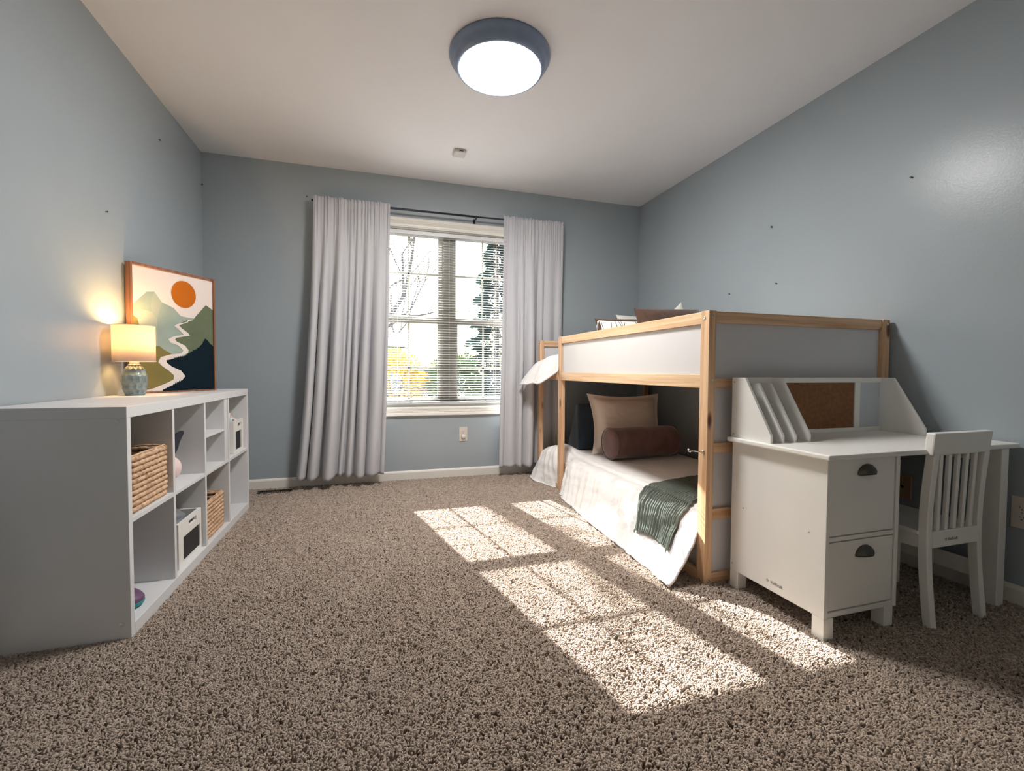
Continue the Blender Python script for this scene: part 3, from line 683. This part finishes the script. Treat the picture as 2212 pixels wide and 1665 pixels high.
def end(y0, y1, near):
    xa, xb = bx+PX, (XE-.047 if near else XE-PX)
    pine('end_rail', (xa, xb, y0+.002, y1-.002, 1.108, bh-.002), 'X')
    ym = (y0+y1)/2
    if not near:
        pine('end_rail', (xa, xb, ym-.020, ym+.020, .834, .889), 'X'); pine('end_rail', (xa, xb, ym-.020, ym+.020, FZ+.002, .042), 'X')
        box('end_panel', (xa, xb, ym-.006, ym+.006, .889, 1.108), 'panel', bed, .0005); return
    for z0, z1 in ((.834, .874), (.557, .600), (.273, .319), (FZ+.002, .042)): pine('end_rail', (xa, xb, ym-.020, ym+.020, z0, z1), 'X')
    for z0, z1 in ((.874, 1.108), (.600, .834), (.319, .557), (.042, .273)):
        box('end_panel', (xa, xb, ym-.006, ym+.006, z0, z1), 'panel', bed, .0005)
end(by+.004, by+.048, True); end(YF-.048, YF-.004, False)
for k in range(13):
    y = by+.10+k*.148; box('bed_slat', (bx+PX, XE-PX, y, y+.07, .846, .862), 'pineX', bed, 0)
def bolt(x, y, z, ax):
    r = Matrix.Rotation(-math.pi/2, 4, 'Y') if ax == 'X' else Matrix.Rotation(math.pi/2, 4, 'X')
    make('bolt', MB().lathe([(.0072, 0), (.0072, .0015), (.0055, .003), (.0025, .0032), (.0022, .0018)], (0, 0, 0), 16).xf(Matrix.Translation((x, y, z)) @ r), 'chrome', bed, None, 0, True)
for y, z in ((by+.030, 1.128), (by+.026, .012)): bolt(bx, y, z, 'X')
for x, z in ((bx+.017, 1.135), (bx+.020, .866), (bx+.020, .012), (XE-.020, 1.135)): bolt(x, by, z, 'Y')
bolt(bx, YF-.03, 1.13, 'X')
hk = MB(); hk.tube([(bx, by+.020, .562), (bx-.006, by+.020, .562)], .007, 12)
hk.tube([(bx-.006, by+.016, .562), (bx-.022, by+.030, .563), (bx-.040, by+.048, .563)], [.0025, .0025, .002], 8)
hk.tube([(bx-.040, by+.048, .560), (bx-.046, by+.054, .563), (bx-.044, by+.062, .572)], [.004, .006, .003], 8)
make('hook_latch', hk, 'chrome', bed, None, 0, True)

# lower mattress + quilt
lm = make('mattress', MB().box(bx+.05, XE-.045, by+.06, YF-.06, FZ+.001, .205), 'white_cloth', None, (3.05, -1.2, 0), .03)
tag(lm, 'low white mattress on the floor under the loft bed', 'mattress')
def hemx(y):
    K = [(-2.30, 2.345), (-2.17, 2.348), (-2.0, 2.368), (-1.55, 2.390), (-.97, 2.432), (-.78, 2.478), (-.70, 2.505), (-.66, 2.556), (-.61, 2.556), (-.56, 2.505), (-.46, 2.482), (-.35, 2.430), (-.28, 2.44), (-.20, 2.47)]
    for (a, xa), (b, xb) in zip(K, K[1:]):
        if y <= b: t = (y-a)/(b-a); return xa+(xb-xa)*smooth01(max(0, t))
    return K[-1][1]
def quilt_pt(y, v, off=0.0):
    """v 0 at the wall side .. .6 top edge .. 1 hem"""
    near = math.exp(-((y+.64)/.075)**2)
    lump = .055*math.exp(-((y+.42)/.17)**2)
    if v < .6:
        t = v/.6; x = 3.522+(2.66-3.522)*t
        z = .252+lump*smooth01((2.80-x)/.14)+.006*nz(x*5, y*5)+.006*(.5-abs(nz(x*9+y*4, y*9, 2)))+.003*nz(x*24, y*20, 2)
        if t < .08: z -= .02*(1-t/.08)
        n = Vector((0, 0, 1)); p = Vector((x, y, z))
    else:
        t = (v-.6)/.4; xh = hemx(y); xc = 2.50+.055*near
        zt = .252+lump
        P = ((2.66, y, zt), (xc, y, zt+.03-.02*near), (xc+.004, y, .10), (xh, y, .002))
        p = bez(P, t); q = bez(P, min(1, t+.01))-bez(P, max(0, t-.01)); n = Vector((q.z, 0, -q.x)); n = Vector((-abs(q.z), 0, abs(q.x))).normalized()
        q1 = 1-abs(nz(y*7+1.6*t, 3.1+t*.6))*2; q2 = 1-abs(nz(y*15+2.6*t, 1.2, t))*2
        fold = (.021*q1+.014*q2+.005*nz(y*30+4*t, t*2))*smooth01(t*1.9+.12)*(1-near)-.012
        wr = .006*nz(y*10, t*9, 5)
        p = p+n*(fold+wr)+Vector((0, 0, .006*nz(p.x*5, y*5)))*(1-t)
    # quilting tufts
    p = p+n*off
    if p.z < .003: p.z = .003+.002*abs(nz(y*20))
    return p
def quilt():
    ya, yb = by+.062, -.235
    def fn(u, v):
        y = ya+(yb-ya)*u
        p = quilt_pt(y, v)
        t = max(0, (v-.6)/.4)
        if u < .02: p.y -= 0
        # the near corner hangs forward as it falls; the far corner flares
        p.y += -.055*smooth01(1-(y-ya)/.30)*t**1.4
        p.y += .05*smooth01(1-(yb-y)/.16)*t*t
        return tuple(p)
    o = make('quilt', MB().grid(fn, 220, 130), 'quilt', None, (2.95, -1.2, .25), 0, True, 0, .008)
    tag(o, 'rumpled white quilt on the lower bed hanging to the carpet', 'quilt')
    ed = [fn(u, .9985) for u in np.linspace(0, 1, 160)]
    make('binding', MB().tube([(a, b, max(c, .006)) for a, b, c in ed], .0062, 6), 'quilt', o, None, 0, True)
    for i in range(9):
        pass
    return o
quilt()
# knit throw
def throw_pt(s, wv):
    """s 0 top inner end .. 1 hanging end ; wv 0 far .. 1 near"""
    KY = [(0., -1.50, -1.74), (.45, -1.585, -1.95), (.62, -1.66, -2.03), (1., -1.795, -2.075)]
    for (a, p0, p1), (b, q0, q1) in zip(KY, KY[1:]):
        if s <= b: t = (s-a)/(b-a); ya, yb = p0+(q0-p0)*t, p1+(q1-p1)*t; break
    y = ya+(yb-ya)*wv
    v = .32+.59*s-.03*math.sin(3.1*wv)*s+.012*nz(wv*4, 8.)*s
    p = quilt_pt(y, v, .011)
    return p
def throw():
    def fn(s, wv):
        p = throw_pt(s, wv)
        rib = abs(math.sin(math.pi*22*(wv+.02*nz(s*4, wv*3))))
        knit = abs(math.sin(math.pi*60*s))
        off = .0085*rib**.7+.0015*knit+.010*nz(wv*5+2, s*1.5)*smooth01(s*1.6-.5)
        p2 = throw_pt(min(1, s+.01), wv)-throw_pt(max(0, s-.01), wv)
        n = Vector((-abs(p2.z), 0, abs(p2.x))); n = n.normalized() if n.length > 0 else Vector((0, 0, 1))
        return tuple(p+n*off)
    o = make('throw_blanket', MB().grid(fn, 170, 234), 'knit', None, (2.7, -1.75, .26), 0, True, 0, .004)
    tag(o, 'dark green ribbed knit throw draped over the foot of the lower bed', 'blanket')
throw()

def pillow_mb(wd, ht, th, pinch=.08, flange=0., n=40, wr=.0, seed=0., pw=.5):
    mb = MB()
    for sgn in (1, -1):
        def fn(u, v):
            a, b = 2*u-1, 2*v-1
            x = a*wd/2*(1-pinch*(1-b*b)); y = b*ht/2*(1-pinch*(1-a*a))
            k = 1-flange
            aa, bb = min(1, abs(a)/k), min(1, abs(b)/k)
            z = th/2*max(0., (1-aa**3.2)*(1-bb**3.2))**pw
            z += wr*(nz(a*3+seed, b*3, sgn)+.5*nz(a*8+seed, b*7, sgn))*(1-max(abs(a), abs(b))**4)
            return (x, y, sgn*max(z, .0015))
        mb.grid(fn, n, n) if sgn == 1 else mb.add(*flip(fn, n))
    return mb
def flip(fn, n):
    vs = [fn(i/n, j/n) for i in range(n+1) for j in range(n+1)]
    return vs, [(i*(n+1)+j, i*(n+1)+j+1, (i+1)*(n+1)+j+1, (i+1)*(n+1)+j) for i in range(n) for j in range(n)]
def place(mb, c, yaw=0, lean=0, roll=0):
    """pillow stands facing -Y, leaning back by lean"""
    m_ = Matrix.Translation(c) @ Matrix.Rotation(yaw, 4, 'Z') @ Matrix.Rotation(math.pi/2-lean, 4, 'X') @ Matrix.Rotation(roll, 4, 'Z')
    return mb.xf(m_)
def cushion(name, label, c, wd, ht, th, mat, yaw=0, lean=0, roll=0, **kw):
    o = make(name, place(pillow_mb(wd, ht, th, **kw), c, yaw, lean, roll), mat, None, c, 0, True); tag(o, label, 'pillow'); return o
# lower bed pillows
wd_ = make('wedge_cushion', MB().prism([(-.235, .264), (-.235, .28), (-.395, .628), (-.415, .640), (-.435, .625), (-.445, .264)], 'X', 2.765, 3.37), 'navy_velvet', None, (3.05, -.4, .26), .02)
tag(wd_, 'dark navy wedge cushion behind the cream pillow on the lower bed', 'cushion')
pc_ = cushion('sham_pillow', 'cream quilted pillow with flange standing on the lower bed', (3.10, -.620, .492), .655, .475, .17, 'cream', 0, .24, -.01, pinch=.12, flange=.12, wr=.006, seed=2., n=56)
def bolster():
    c = Vector((3.085, -.855, .376)); L, R = .275, .112
    mb = MB(); prof = [(0.002, -L-.006), (.05, -L-.008), (.085, -L-.004), (R-.004, -L+.004), (R, -L+.02)]
    prof += [(R+.001*math.sin(k*2.1), -L+.02+(2*L-.04)*k/14) for k in range(1, 14)]+[(R, L-.02), (R-.004, L-.004), (.085, L+.004), (.05, L+.008), (.002, L+.006)]
    mb.lathe(prof, (0, 0, 0), 48)
    mb.v = [(x*(1+.02*nz(z*9, x*20, y*20)), y*(1+.02*nz(z*9, x*20, y*20)), z) for x, y, z in mb.v]
    T = Matrix.Translation(c) @ Matrix.Rotation(.06, 4, 'Z') @ Matrix.Rotation(math.pi/2, 4, 'Y')
    o = make('bolster_pillow', mb.xf(T), 'brown_velvet', None, tuple(c), 0, True); tag(o, 'brown velvet bolster pillow lying on the lower bed', 'pillow')
    for s in (-1, 1):
        ring = MB().tube([((R+.002)*math.cos(a), (R+.002)*math.sin(a), s*(L-.004)) for a in np.linspace(0, 2*math.pi, 48, False)], .0035, 6, True)
        make('piping', ring.xf(T), 'brown_velvet', o, None, 0, True)
bolster()
# upper mattress and quilt
um = make('mattress', MB().box(bx+PX+.006, XE-PX-.006, by+.056, YF-.056, .863, .985), 'white_cloth', None, (3.05, -1.2, .86), .03)
tag(um, 'thin white mattress on the upper deck of the loft bed', 'mattress')
def upper_quilt():
    ya, yb = by+.062, YF-.060
    def fn(u, v):
        y = ya+(yb-ya)*u
        gap = smooth01((y-(y2b+.012))/.04)
        if v < .55:
            t = v/.55; x = XE-.06+(2.70-XE+.06)*t; return (x, y, 1.0+.012*nz(x*5, y*5)+.006*nz(x*12, y*12))
        t = (v-.55)/.45
        lift = .035*math.exp(-((y+.43)/.16)**2)
        P_in = ((2.70, y, 1.0), (2.62, y, 1.005), (2.575, y, .995), (2.556, y, .93))
        P_out = ((2.70, y, 1.0), (2.56, y, 1.045+lift), (2.46, y, .98+lift), (2.385, y, .805))
        a, b = bez(P_in, t), bez(P_out, t); p = a*(1-gap)+b*gap
        p.z += (.016*nz(y*13, t*4, 4)+.008*nz(y*26, t*7, 2))*gap*min(1, t*1.6); p.x += .020*nz(y*12, t*3, 6)*gap*t
        # far corner flares outwards
        k = smooth01((y-(yb-.16))/.16)*t*t; p.x -= .045*k; p.z -= .02*k; p.y += .03*k
        return tuple(p)
    o = make('quilt', MB().grid(fn, 150, 70), 'quilt', None, (2.95, -1.2, 1.0), 0, True, 0, .012)
    tag(o, 'white quilt on the upper bed spilling out of the ladder gap', 'quilt')
    ed = [fn(u, .999) for u in np.linspace(.80, 1, 40)]
    make('binding', MB().tube(ed, .008, 6), 'quilt', o, None, 0, True)
upper_quilt()
# cushions on the upper bed
cushion('throw_pillow', 'white pillow behind the brown pillows, left end showing on the upper bed', (3.29, -.52, 1.205), .40, .36, .12, 'white_cloth', .06, .45, 0, seed=3., wr=.004)
cushion('throw_pillow', 'white pillow with a raised corner behind the wide rust pillow', (3.30, -.95, 1.216), .30, .30, .10, 'white_cloth', 0, .12, .5, pinch=.16, seed=5., wr=.004)
cushion('throw_pillow', 'rust brown velvet pillow behind the patterned cushion', (2.90, -.88, 1.160), .40, .26, .12, 'rust_velvet', .0, .30, 0.03, seed=6., wr=.004, pinch=.04)
cushion('throw_pillow', 'wide rust brown velvet pillow leaning along the upper bed', (3.055, -1.235, 1.170), .50, .31, .12, 'rust_velvet', -.02, .28, .03, seed=8., wr=.004, pinch=.03)
pp = cushion('patterned_cushion', 'off white lumbar cushion with dark line pattern and corner tassels', (2.795, -1.16, 1.128), .43, .22, .10, 'white_cloth', .02, .26, .02, seed=9., pinch=.05)
ppm = Matrix.Translation((2.795, -1.16, 1.128)) @ Matrix.Rotation(.02, 4, 'Z') @ Matrix.Rotation(math.pi/2-.26, 4, 'X') @ Matrix.Rotation(.02, 4, 'Z')
lnb = MB(); lr = random.Random(3)
def surf(a, b):
    pinch, wd, ht, th = .05, .43, .22, .10
    x = a*wd/2*(1-pinch*(1-b*b)); y = b*ht/2*(1-pinch*(1-a*a)); z = th/2*max(0., (1-abs(a)**3.2)*(1-abs(b)**3.2))**.5
    return (x, y, z+.0008)
for k in range(9):
    a0 = -.92+k*.22; sl_ = .18 if k % 3 else -.16
    lnb.tube([surf(max(-.98, min(.98, a0+sl_*t+.05*math.sin(3*t+k))), -.9+1.8*t) for t in np.linspace(0, 1, 14)], .0020, 5)
    if k % 2 == 0: lnb.tube([surf(max(-.98, min(.98, a0+.22*t)), .1+.8*t*t*.9) for t in np.linspace(0, 1, 10)], .0020, 5)
make('line_pattern', lnb.xf(ppm), 'line', pp)
for sx, sy in ((-1, 1), (1, 1)):
    tp = ppm @ Vector((sx*.215, sy*.11, 0)); q = MB()
    q.tube([tp, tp+Vector((sx*.008, 0, -.008)), tp+Vector((sx*.012, -.004, -.018))], [.003, .007, .006], 8)
    for k in range(7):
        g = k/6-.5; q.tube([tp+Vector((sx*.012, -.004, -.016)), tp+Vector((sx*.016+g*.016, -.006+g*.01, -.052))], [.0022, .0016], 5)
    make('tassel', q, 'white_cloth' if sx < 0 else 'line', pp, None, 0, True)

# ------------------------------------------------------------------ desk with hutch
desk = thing('study_desk', 'white child desk with hutch and two drawers at the foot of the bed', 'desk', (3.08, -2.47, 0))
def dp(name, b, bev=.002, parent=None, mat='desk'): return box(name, b, mat, parent or desk, bev)
DX0, DX1, DY0, DY1, DZ = 2.600, 3.568, -2.702, -2.258, .632
dp('desktop', (2.588, DX1, DY0, DY1+.004, .613, DZ), .005)
PX0, PX1 = 2.615, 2.955
sp_ = dp('side_panel', (PX0, PX0+.016, -2.676, DY1, .072, .613), .0015)
dp('side_panel', (PX1-.016, PX1, -2.676, DY1, .072, .613), .0015)
dp('bottom_panel', (PX0+.016, PX1-.016, -2.672, DY1, .072, .090)); dp('back_panel', (PX0+.016, PX1-.016, DY1-.008, DY1, .090, .613))
dp('drawer_rail', (PX0+.016, PX1-.016, -2.672, -2.60, .331, .346))
def cup(parent, x, y, z):
    q = MB(); n, mth = 24, 10; Rx, Rz, D = .0430, .036, .024
    def fn(u, v):
        a = math.pi*u; b = math.pi/2*v
        return (x+Rx*math.cos(a)*math.cos(b*.55), y-D*math.sin(b)*(.35+.65*math.sin(a)), z+Rz*math.sin(a)*math.cos(b*.92)+(-.002)*math.sin(b))
    q.grid(fn, n, mth)
    o = make('cup_pull', q, 'nickel', parent, None, 0, True, 0, .0016)
    return o
for z0, z1, hz in ((.350, .608, .553), (.096, .327, .272)):
    d = dp('drawer', (PX0+.020, PX1-.020, -2.672, -2.30, z0, z1), .0015)
    cup(d, 2.797, -2.672, hz)
for x0, x1, y0, y1 in ((PX0, PX0+.044, -2.676, -2.632), (PX1-.050, PX1-.006, -2.670, -2.626), (PX0, PX0+.044, -2.302, DY1), (PX1-.050, PX1-.006, -2.302, DY1)):
    dp('foot', (x0, x1, y0, y1, FZ+.002, .072), .002)
dp('front_leg', (3.474, 3.517, -2.695, -2.640, FZ+.002, .613), .003); dp('back_leg', (3.474, 3.517, DY1-.045, DY1, FZ+.002, .613), .003)
dp('leg_stretcher', (3.486, 3.504, -2.640, DY1-.045, .082, .146), .002)
dp('apron', (PX1, 3.474, DY1-.02, DY1-.004, .548, .613), .002); dp('side_apron', (3.486, 3.504, -2.640, DY1-.045, .553, .613), .002)
HX0, HX1, HT = 2.607, 3.462, .878
def hprof(zt): return [(DY1, DZ), (-2.455, DZ), (-2.455, DZ+.028), (-2.325-(.878-zt)*.55, zt), (DY1, zt)]
for x, zt in ((HX0, HT), (2.662, .856), (2.722, .856), (2.794, HT), (HX1-.014, HT)):
    make('hutch_panel' if x in (HX0, HX1-.014) else 'hutch_divider', MB().prism(hprof(zt), 'X', x, x+.012), 'desk', desk, None, .0015)
dp('hutch_back', (HX0+.012, 2.794, DY1-.006, DY1, DZ, .856), .001)
dp('hutch_rail', (HX0+.012, HX1-.014, DY1-.016, DY1-.0065, .856, HT), .0015); dp('hutch_rail', (2.806, HX1-.014, DY1-.016, DY1, DZ, DZ+.018), .0015)
dp('hutch_stile', (3.285, 3.318, DY1-.014, DY1, DZ+.018, .856), .0015)
dp('cork_board', (2.806, 3.285, DY1-.009, DY1-.002, DZ+.018, .856), .0005, None, 'cork')
dp('white_board', (3.318, HX1-.014, DY1-.009, DY1-.002, DZ+.018, .856), .0005, None, 'whiteboard')
for y, z in ((-2.321, .347), (-2.613, .349), (-2.27, .10), (-2.27, .86), (-2.27, .645)):
    xs = PX0 if z < .6 else HX0
    make('panel_screw', MB().lathe([(.0034, 0), (.003, .0008), (.0012, .001)], (0, 0, 0), 10).xf(Matrix.Translation((xs, y, z)) @ Matrix.Rotation(-math.pi/2, 4, 'Y')), 'chrome', desk, None, 0, True)
TM = Matrix(((0, 0, -1, PX0-.0006), (-1, 0, 0, -2.462), (0, 1, 0, .1015), (0, 0, 0, 1)))
text_part('logo_text', 'KidKraft', .0155, 'logo', sp_, TM)
sv, sf = star_outline(.0068, .0034, .36)
make('logo_star', MB().add(sv, sf).xf(Matrix(((0, 0, -1, PX0-.0006), (-1, 0, 0, -2.448), (0, 1, 0, .1065), (0, 0, 0, 1)))), 'logo', sp_, None, 0, False, 0, .0004)

# ------------------------------------------------------------------ chair
ch = thing('child_chair', 'white slatted child chair tucked half under the desk', 'chair', (3.20, -2.58, 0))
def rear_leg(x0, x1):
    """curved rear leg in the YZ plane"""
    n = 22; mb = MB(); vs = []; fs = []
    for k in range(n+1):
        t = k/n; z = FZ+.002+(.612-FZ)*t
        yc = -2.7165+.0225*math.sin(math.pi*min(1., t*.93))+.004*t; hw = .0145+.001*math.sin(math.pi*t)
        for x, y in ((x0, yc-hw), (x1, yc-hw), (x1, yc+hw), (x0, yc+hw)): vs.append((x, y, z))
    for k in range(n):
        for i in range(4): j = (i+1) % 4; fs.append((k*4+i, k*4+j, k*4+4+j, k*4+4+i))
    fs += [(3, 2, 1, 0), (n*4, n*4+1, n*4+2, n*4+3)]
    return MB().add(vs, fs)
CX0, CX1 = 3.052, 3.350
make('rear_leg', rear_leg(CX0, CX0+.027), 'desk', ch, None, .003); make('rear_leg', rear_leg(CX1-.027, CX1), 'desk', ch, None, .003)
def curved_rail(za, zb, depth, thick, x0, x1, yb, ytop):
    n = 16; vs = []; fs = []
    for k in range(n+1):
        t = k/n; x = x0+(x1-x0)*t; bow = depth*math.sin(math.pi*t)
        for y, z in ((yb+bow, za), (yb+bow+thick, za), (ytop+bow+thick, zb), (ytop+bow, zb)): vs.append((x, y, z))
    for k in range(n):
        for i in range(4): j = (i+1) % 4; fs.append((k*4+i, k*4+j, k*4+4+j, k*4+4+i))
    fs += [(3, 2, 1, 0), (n*4, n*4+1, n*4+2, n*4+3)]
    return MB().add(vs, fs)
make('top_rail', curved_rail(.612, .692, -.004, .030, CX0-.008, CX1+.004, -2.720, -2.727), 'desk', ch, None, .005)
lr_ = make('lower_rail', MB().box(CX0+.027, CX1-.027, -2.709, -2.688, .276, .336), 'desk', ch, None, .003)
for k in range(5):
    x = CX0+.060+k*.0435
    b = MB(); vs, fs = [], []; n = 8
    for i in range(n+1):
        t = i/n; z = .336+.280*t; y = -2.6985-.008*t; 
        for dx, dy in ((-.0085, -.006), (.0085, -.006), (.0085, .006), (-.0085, .006)): vs.append((x+dx+.006*t*(k-2)/2, y+dy, z))
    for i in range(n):
        for a in range(4): c2 = (a+1) % 4; fs.append((i*4+a, i*4+c2, i*4+4+c2, i*4+4+a))
    fs += [(3, 2, 1, 0), (n*4, n*4+1, n*4+2, n*4+3)]
    make('back_slat', MB().add(vs, fs), 'desk', ch, None, .002)
sp2 = [(CX0+.028, -2.655), (CX1-.028, -2.655)]
sx0, sx1, sy0, sy1, rr2 = CX0-.004, CX1+.004, -2.680, -2.392, .045
pts = [(sx0, sy0), (sx1, sy0), (sx1, sy1-rr2)]+[(sx1-rr2+rr2*math.cos(a), sy1-rr2+rr2*math.sin(a)) for a in np.linspace(.2, math.pi/2, 6)]+[(sx0+rr2+rr2*math.cos(a), sy1-rr2+rr2*math.sin(a)) for a in np.linspace(math.pi/2, math.pi-.2, 6)]+[(sx0, sy1-rr2)]
make('seat', MB().prism(pts, 'Z', .318, .334), 'desk', ch, None, .004)
ap = MB(); ap.box(CX0+.004, CX0+.020, -2.680, -2.44, .270, .318); ap.box(CX1-.020, CX1-.004, -2.680, -2.44, .270, .318); ap.box(CX0+.020, CX1-.020, -2.435, -2.419, .270, .318)
make('seat_apron', ap, 'desk', ch, None, .002)
for x0 in (CX0+.002, CX1-.029):
    make('front_leg', MB().box(x0, x0+.027, -2.440, -2.412, FZ+.002, .318), 'desk', ch, None, .003)
text_part('logo_text', 'KidKraft', .0150, 'logo', lr_, Matrix(((1, 0, 0, 3.158), (0, 0, -1, -2.7096), (0, 1, 0, .2985), (0, 0, 0, 1))))
make('logo_star', MB().add(sv, sf).xf(Matrix(((1, 0, 0, 3.147), (0, 0, -1, -2.7096), (0, 1, 0, .3035), (0, 0, 0, 1)))), 'logo', lr_, None, 0, False, 0, .0004)

# ------------------------------------------------------------------ outside
GZ = -.45
g = struct('ground', MB().box(-40, 60, .14, 90, GZ-.1, GZ), 'concrete', 'pale sunlit paving outside the window')
def leaf_cloud(n, gen, size, seed):
    r = np.random.default_rng(seed); vs, fs = [], []
    for k in range(n):
        c, dirv = gen(r); d = Vector(dirv).normalized(); s = size*r.uniform(.6, 1.4)
        a = d.cross(Vector(r.normal(0, 1, 3))).normalized()*s*.28; o = len(vs)
        c = Vector(c); vs += [c-a*.3, c+a+d*s*.5, c+d*s, c-a+d*s*.5]; fs.append((o, o+1, o+2, o+3))
    return MB().add(vs, fs)
def conifer(label, x, y, h, rb, n, seed):
    t = thing('conifer_tree', label, 'tree', (x, y, GZ))
    make('trunk', MB().tube([(x, y, GZ), (x, y, GZ+h*.95)], [.12, .02], 8), 'bark', t)
    def gen(r):
        q = r.uniform(0, 1)**1.5; a = r.uniform(0, 2*math.pi); tier = .75+.25*math.cos(q*60); R = rb*(1-q)*tier*math.sqrt(r.uniform(.15, 1))
        return (x+R*math.cos(a), y+R*math.sin(a), GZ+.25+h*q*.96-.12*R), (math.cos(a), math.sin(a), -.25)
    o = make('needles', leaf_cloud(n, gen, .20, seed), 'needle', t); o['kind'] = 'stuff'
conifer('dark evergreen tree outside, at the right of the window view', 5.3, 11.6, 7.2, 1.55, 7000, 1)
conifer('second evergreen farther outside, at the right edge of the window view', 9.4, 17.0, 8.2, 2.2, 4500, 6)
def bush(label, x, y, rx, rz, n, mat, seed):
    t = thing('garden_bush', label, 'bush', (x, y, GZ))
    st = MB(); r0 = random.Random(seed)
    for k in range(6): a = k*1.05; st.tube([(x, y, GZ), (x+rx*.5*math.cos(a), y+rx*.5*math.sin(a), GZ+rz*1.1)], [.02, .008], 5)
    make('stems', st, 'bark', t)
    def gen(r):
        d = r.normal(0, 1, 3); d /= np.linalg.norm(d); k = r.uniform(.45, 1)
        return (x+d[0]*rx*k, y+d[1]*rx*k, GZ+rz+d[2]*rz*k*.95), d
    o = make('foliage', leaf_cloud(n, gen, .13, seed), mat, t); o['kind'] = 'stuff'
bush('round green bush outside in front of the evergreen', 3.45, 9.3, .8, .95, 2600, 'leafy', 2)
bush('green bush outside by the right end of the hedge row', 5.7, 8.6, .95, 1.05, 2600, 'leafy', 3)
bush('yellow autumn bush outside at the left of the window view', 1.75, 9.6, .75, .98, 1800, 'yellow_leaf', 4)
bush('low orange yellow bush outside beside the pale garage', 2.75, 11.2, .42, .62, 900, 'yellow_leaf', 5)
def bare_tree(label, x, y, h, seed, depth=6):
    t = thing('bare_tree', label, 'tree', (x, y, GZ)); r = random.Random(seed); mb = MB(); tw = MB()
    def grow(p, d, L, rad, lev):
        pts = [p]; q = p.copy(); dd = d.copy()
        for k in range(4):
            dd = (dd+Vector((r.uniform(-.14, .14), r.uniform(-.14, .14), r.uniform(-.05, .12)))).normalized(); q = q+dd*L/4; pts.append(q.copy())
        (mb if lev < 2 else tw).tube(pts, [rad*(1-.35*k/4) for k in range(5)], 7 if lev < 2 else 4)
        if lev >= depth: return
        for k in range(3 if lev < 4 else 2):
            az = r.uniform(0, 2*math.pi); sp = r.uniform(.45, .85)
            o = dd.orthogonal().normalized(); o.rotate(Matrix.Rotation(az, 3, dd))
            grow(pts[r.choice((2, 3, 4)) if k else 4], (dd+o*sp).normalized(), L*r.uniform(.62, .78), rad*.58, lev+1)
    grow(Vector((x, y, GZ)), Vector((0.05, 0, 1)), h*.36, .14, 0)
    make('trunk', mb, 'bark', t); o = make('twigs', tw, 'bark', t); o['kind'] = 'stuff'
bare_tree('leafless tree outside with thin branches at the upper left of the window', .45, 7.6, 9.2, 5)
bare_tree('second leafless tree farther outside behind the garage', 1.6, 19.0, 8.0, 12)
gr = thing('garage', 'pale blue garage outside at the left of the window view', 'building', (.4, 13.5, GZ))
q = MB(); q.box(-2.6, 2.05, 12.6, 16.0, GZ, 1.75); make('wall', q, 'siding', gr)
make('roof', MB().prism([(12.3, 1.72), (16.3, 1.72), (14.3, 2.35)], 'X', -2.8, 2.25), 'roofing', gr)
box('garage_door', (-1.8, .8, 12.55, 12.6, GZ, 1.45), 'trim', gr)
fe = thing('garden_fence', 'low dark fence far outside across the window view', 'fence', (6, 24, GZ))
for k in range(40): box('board', (-6+k*.72, -6+k*.72+.68, 23.98, 24.02, GZ, 1.0), 'bark', fe, 0)
make('fence_rail', MB().box(-6, 22.8, 24.02, 24.06, .2, .3), 'bark', fe)
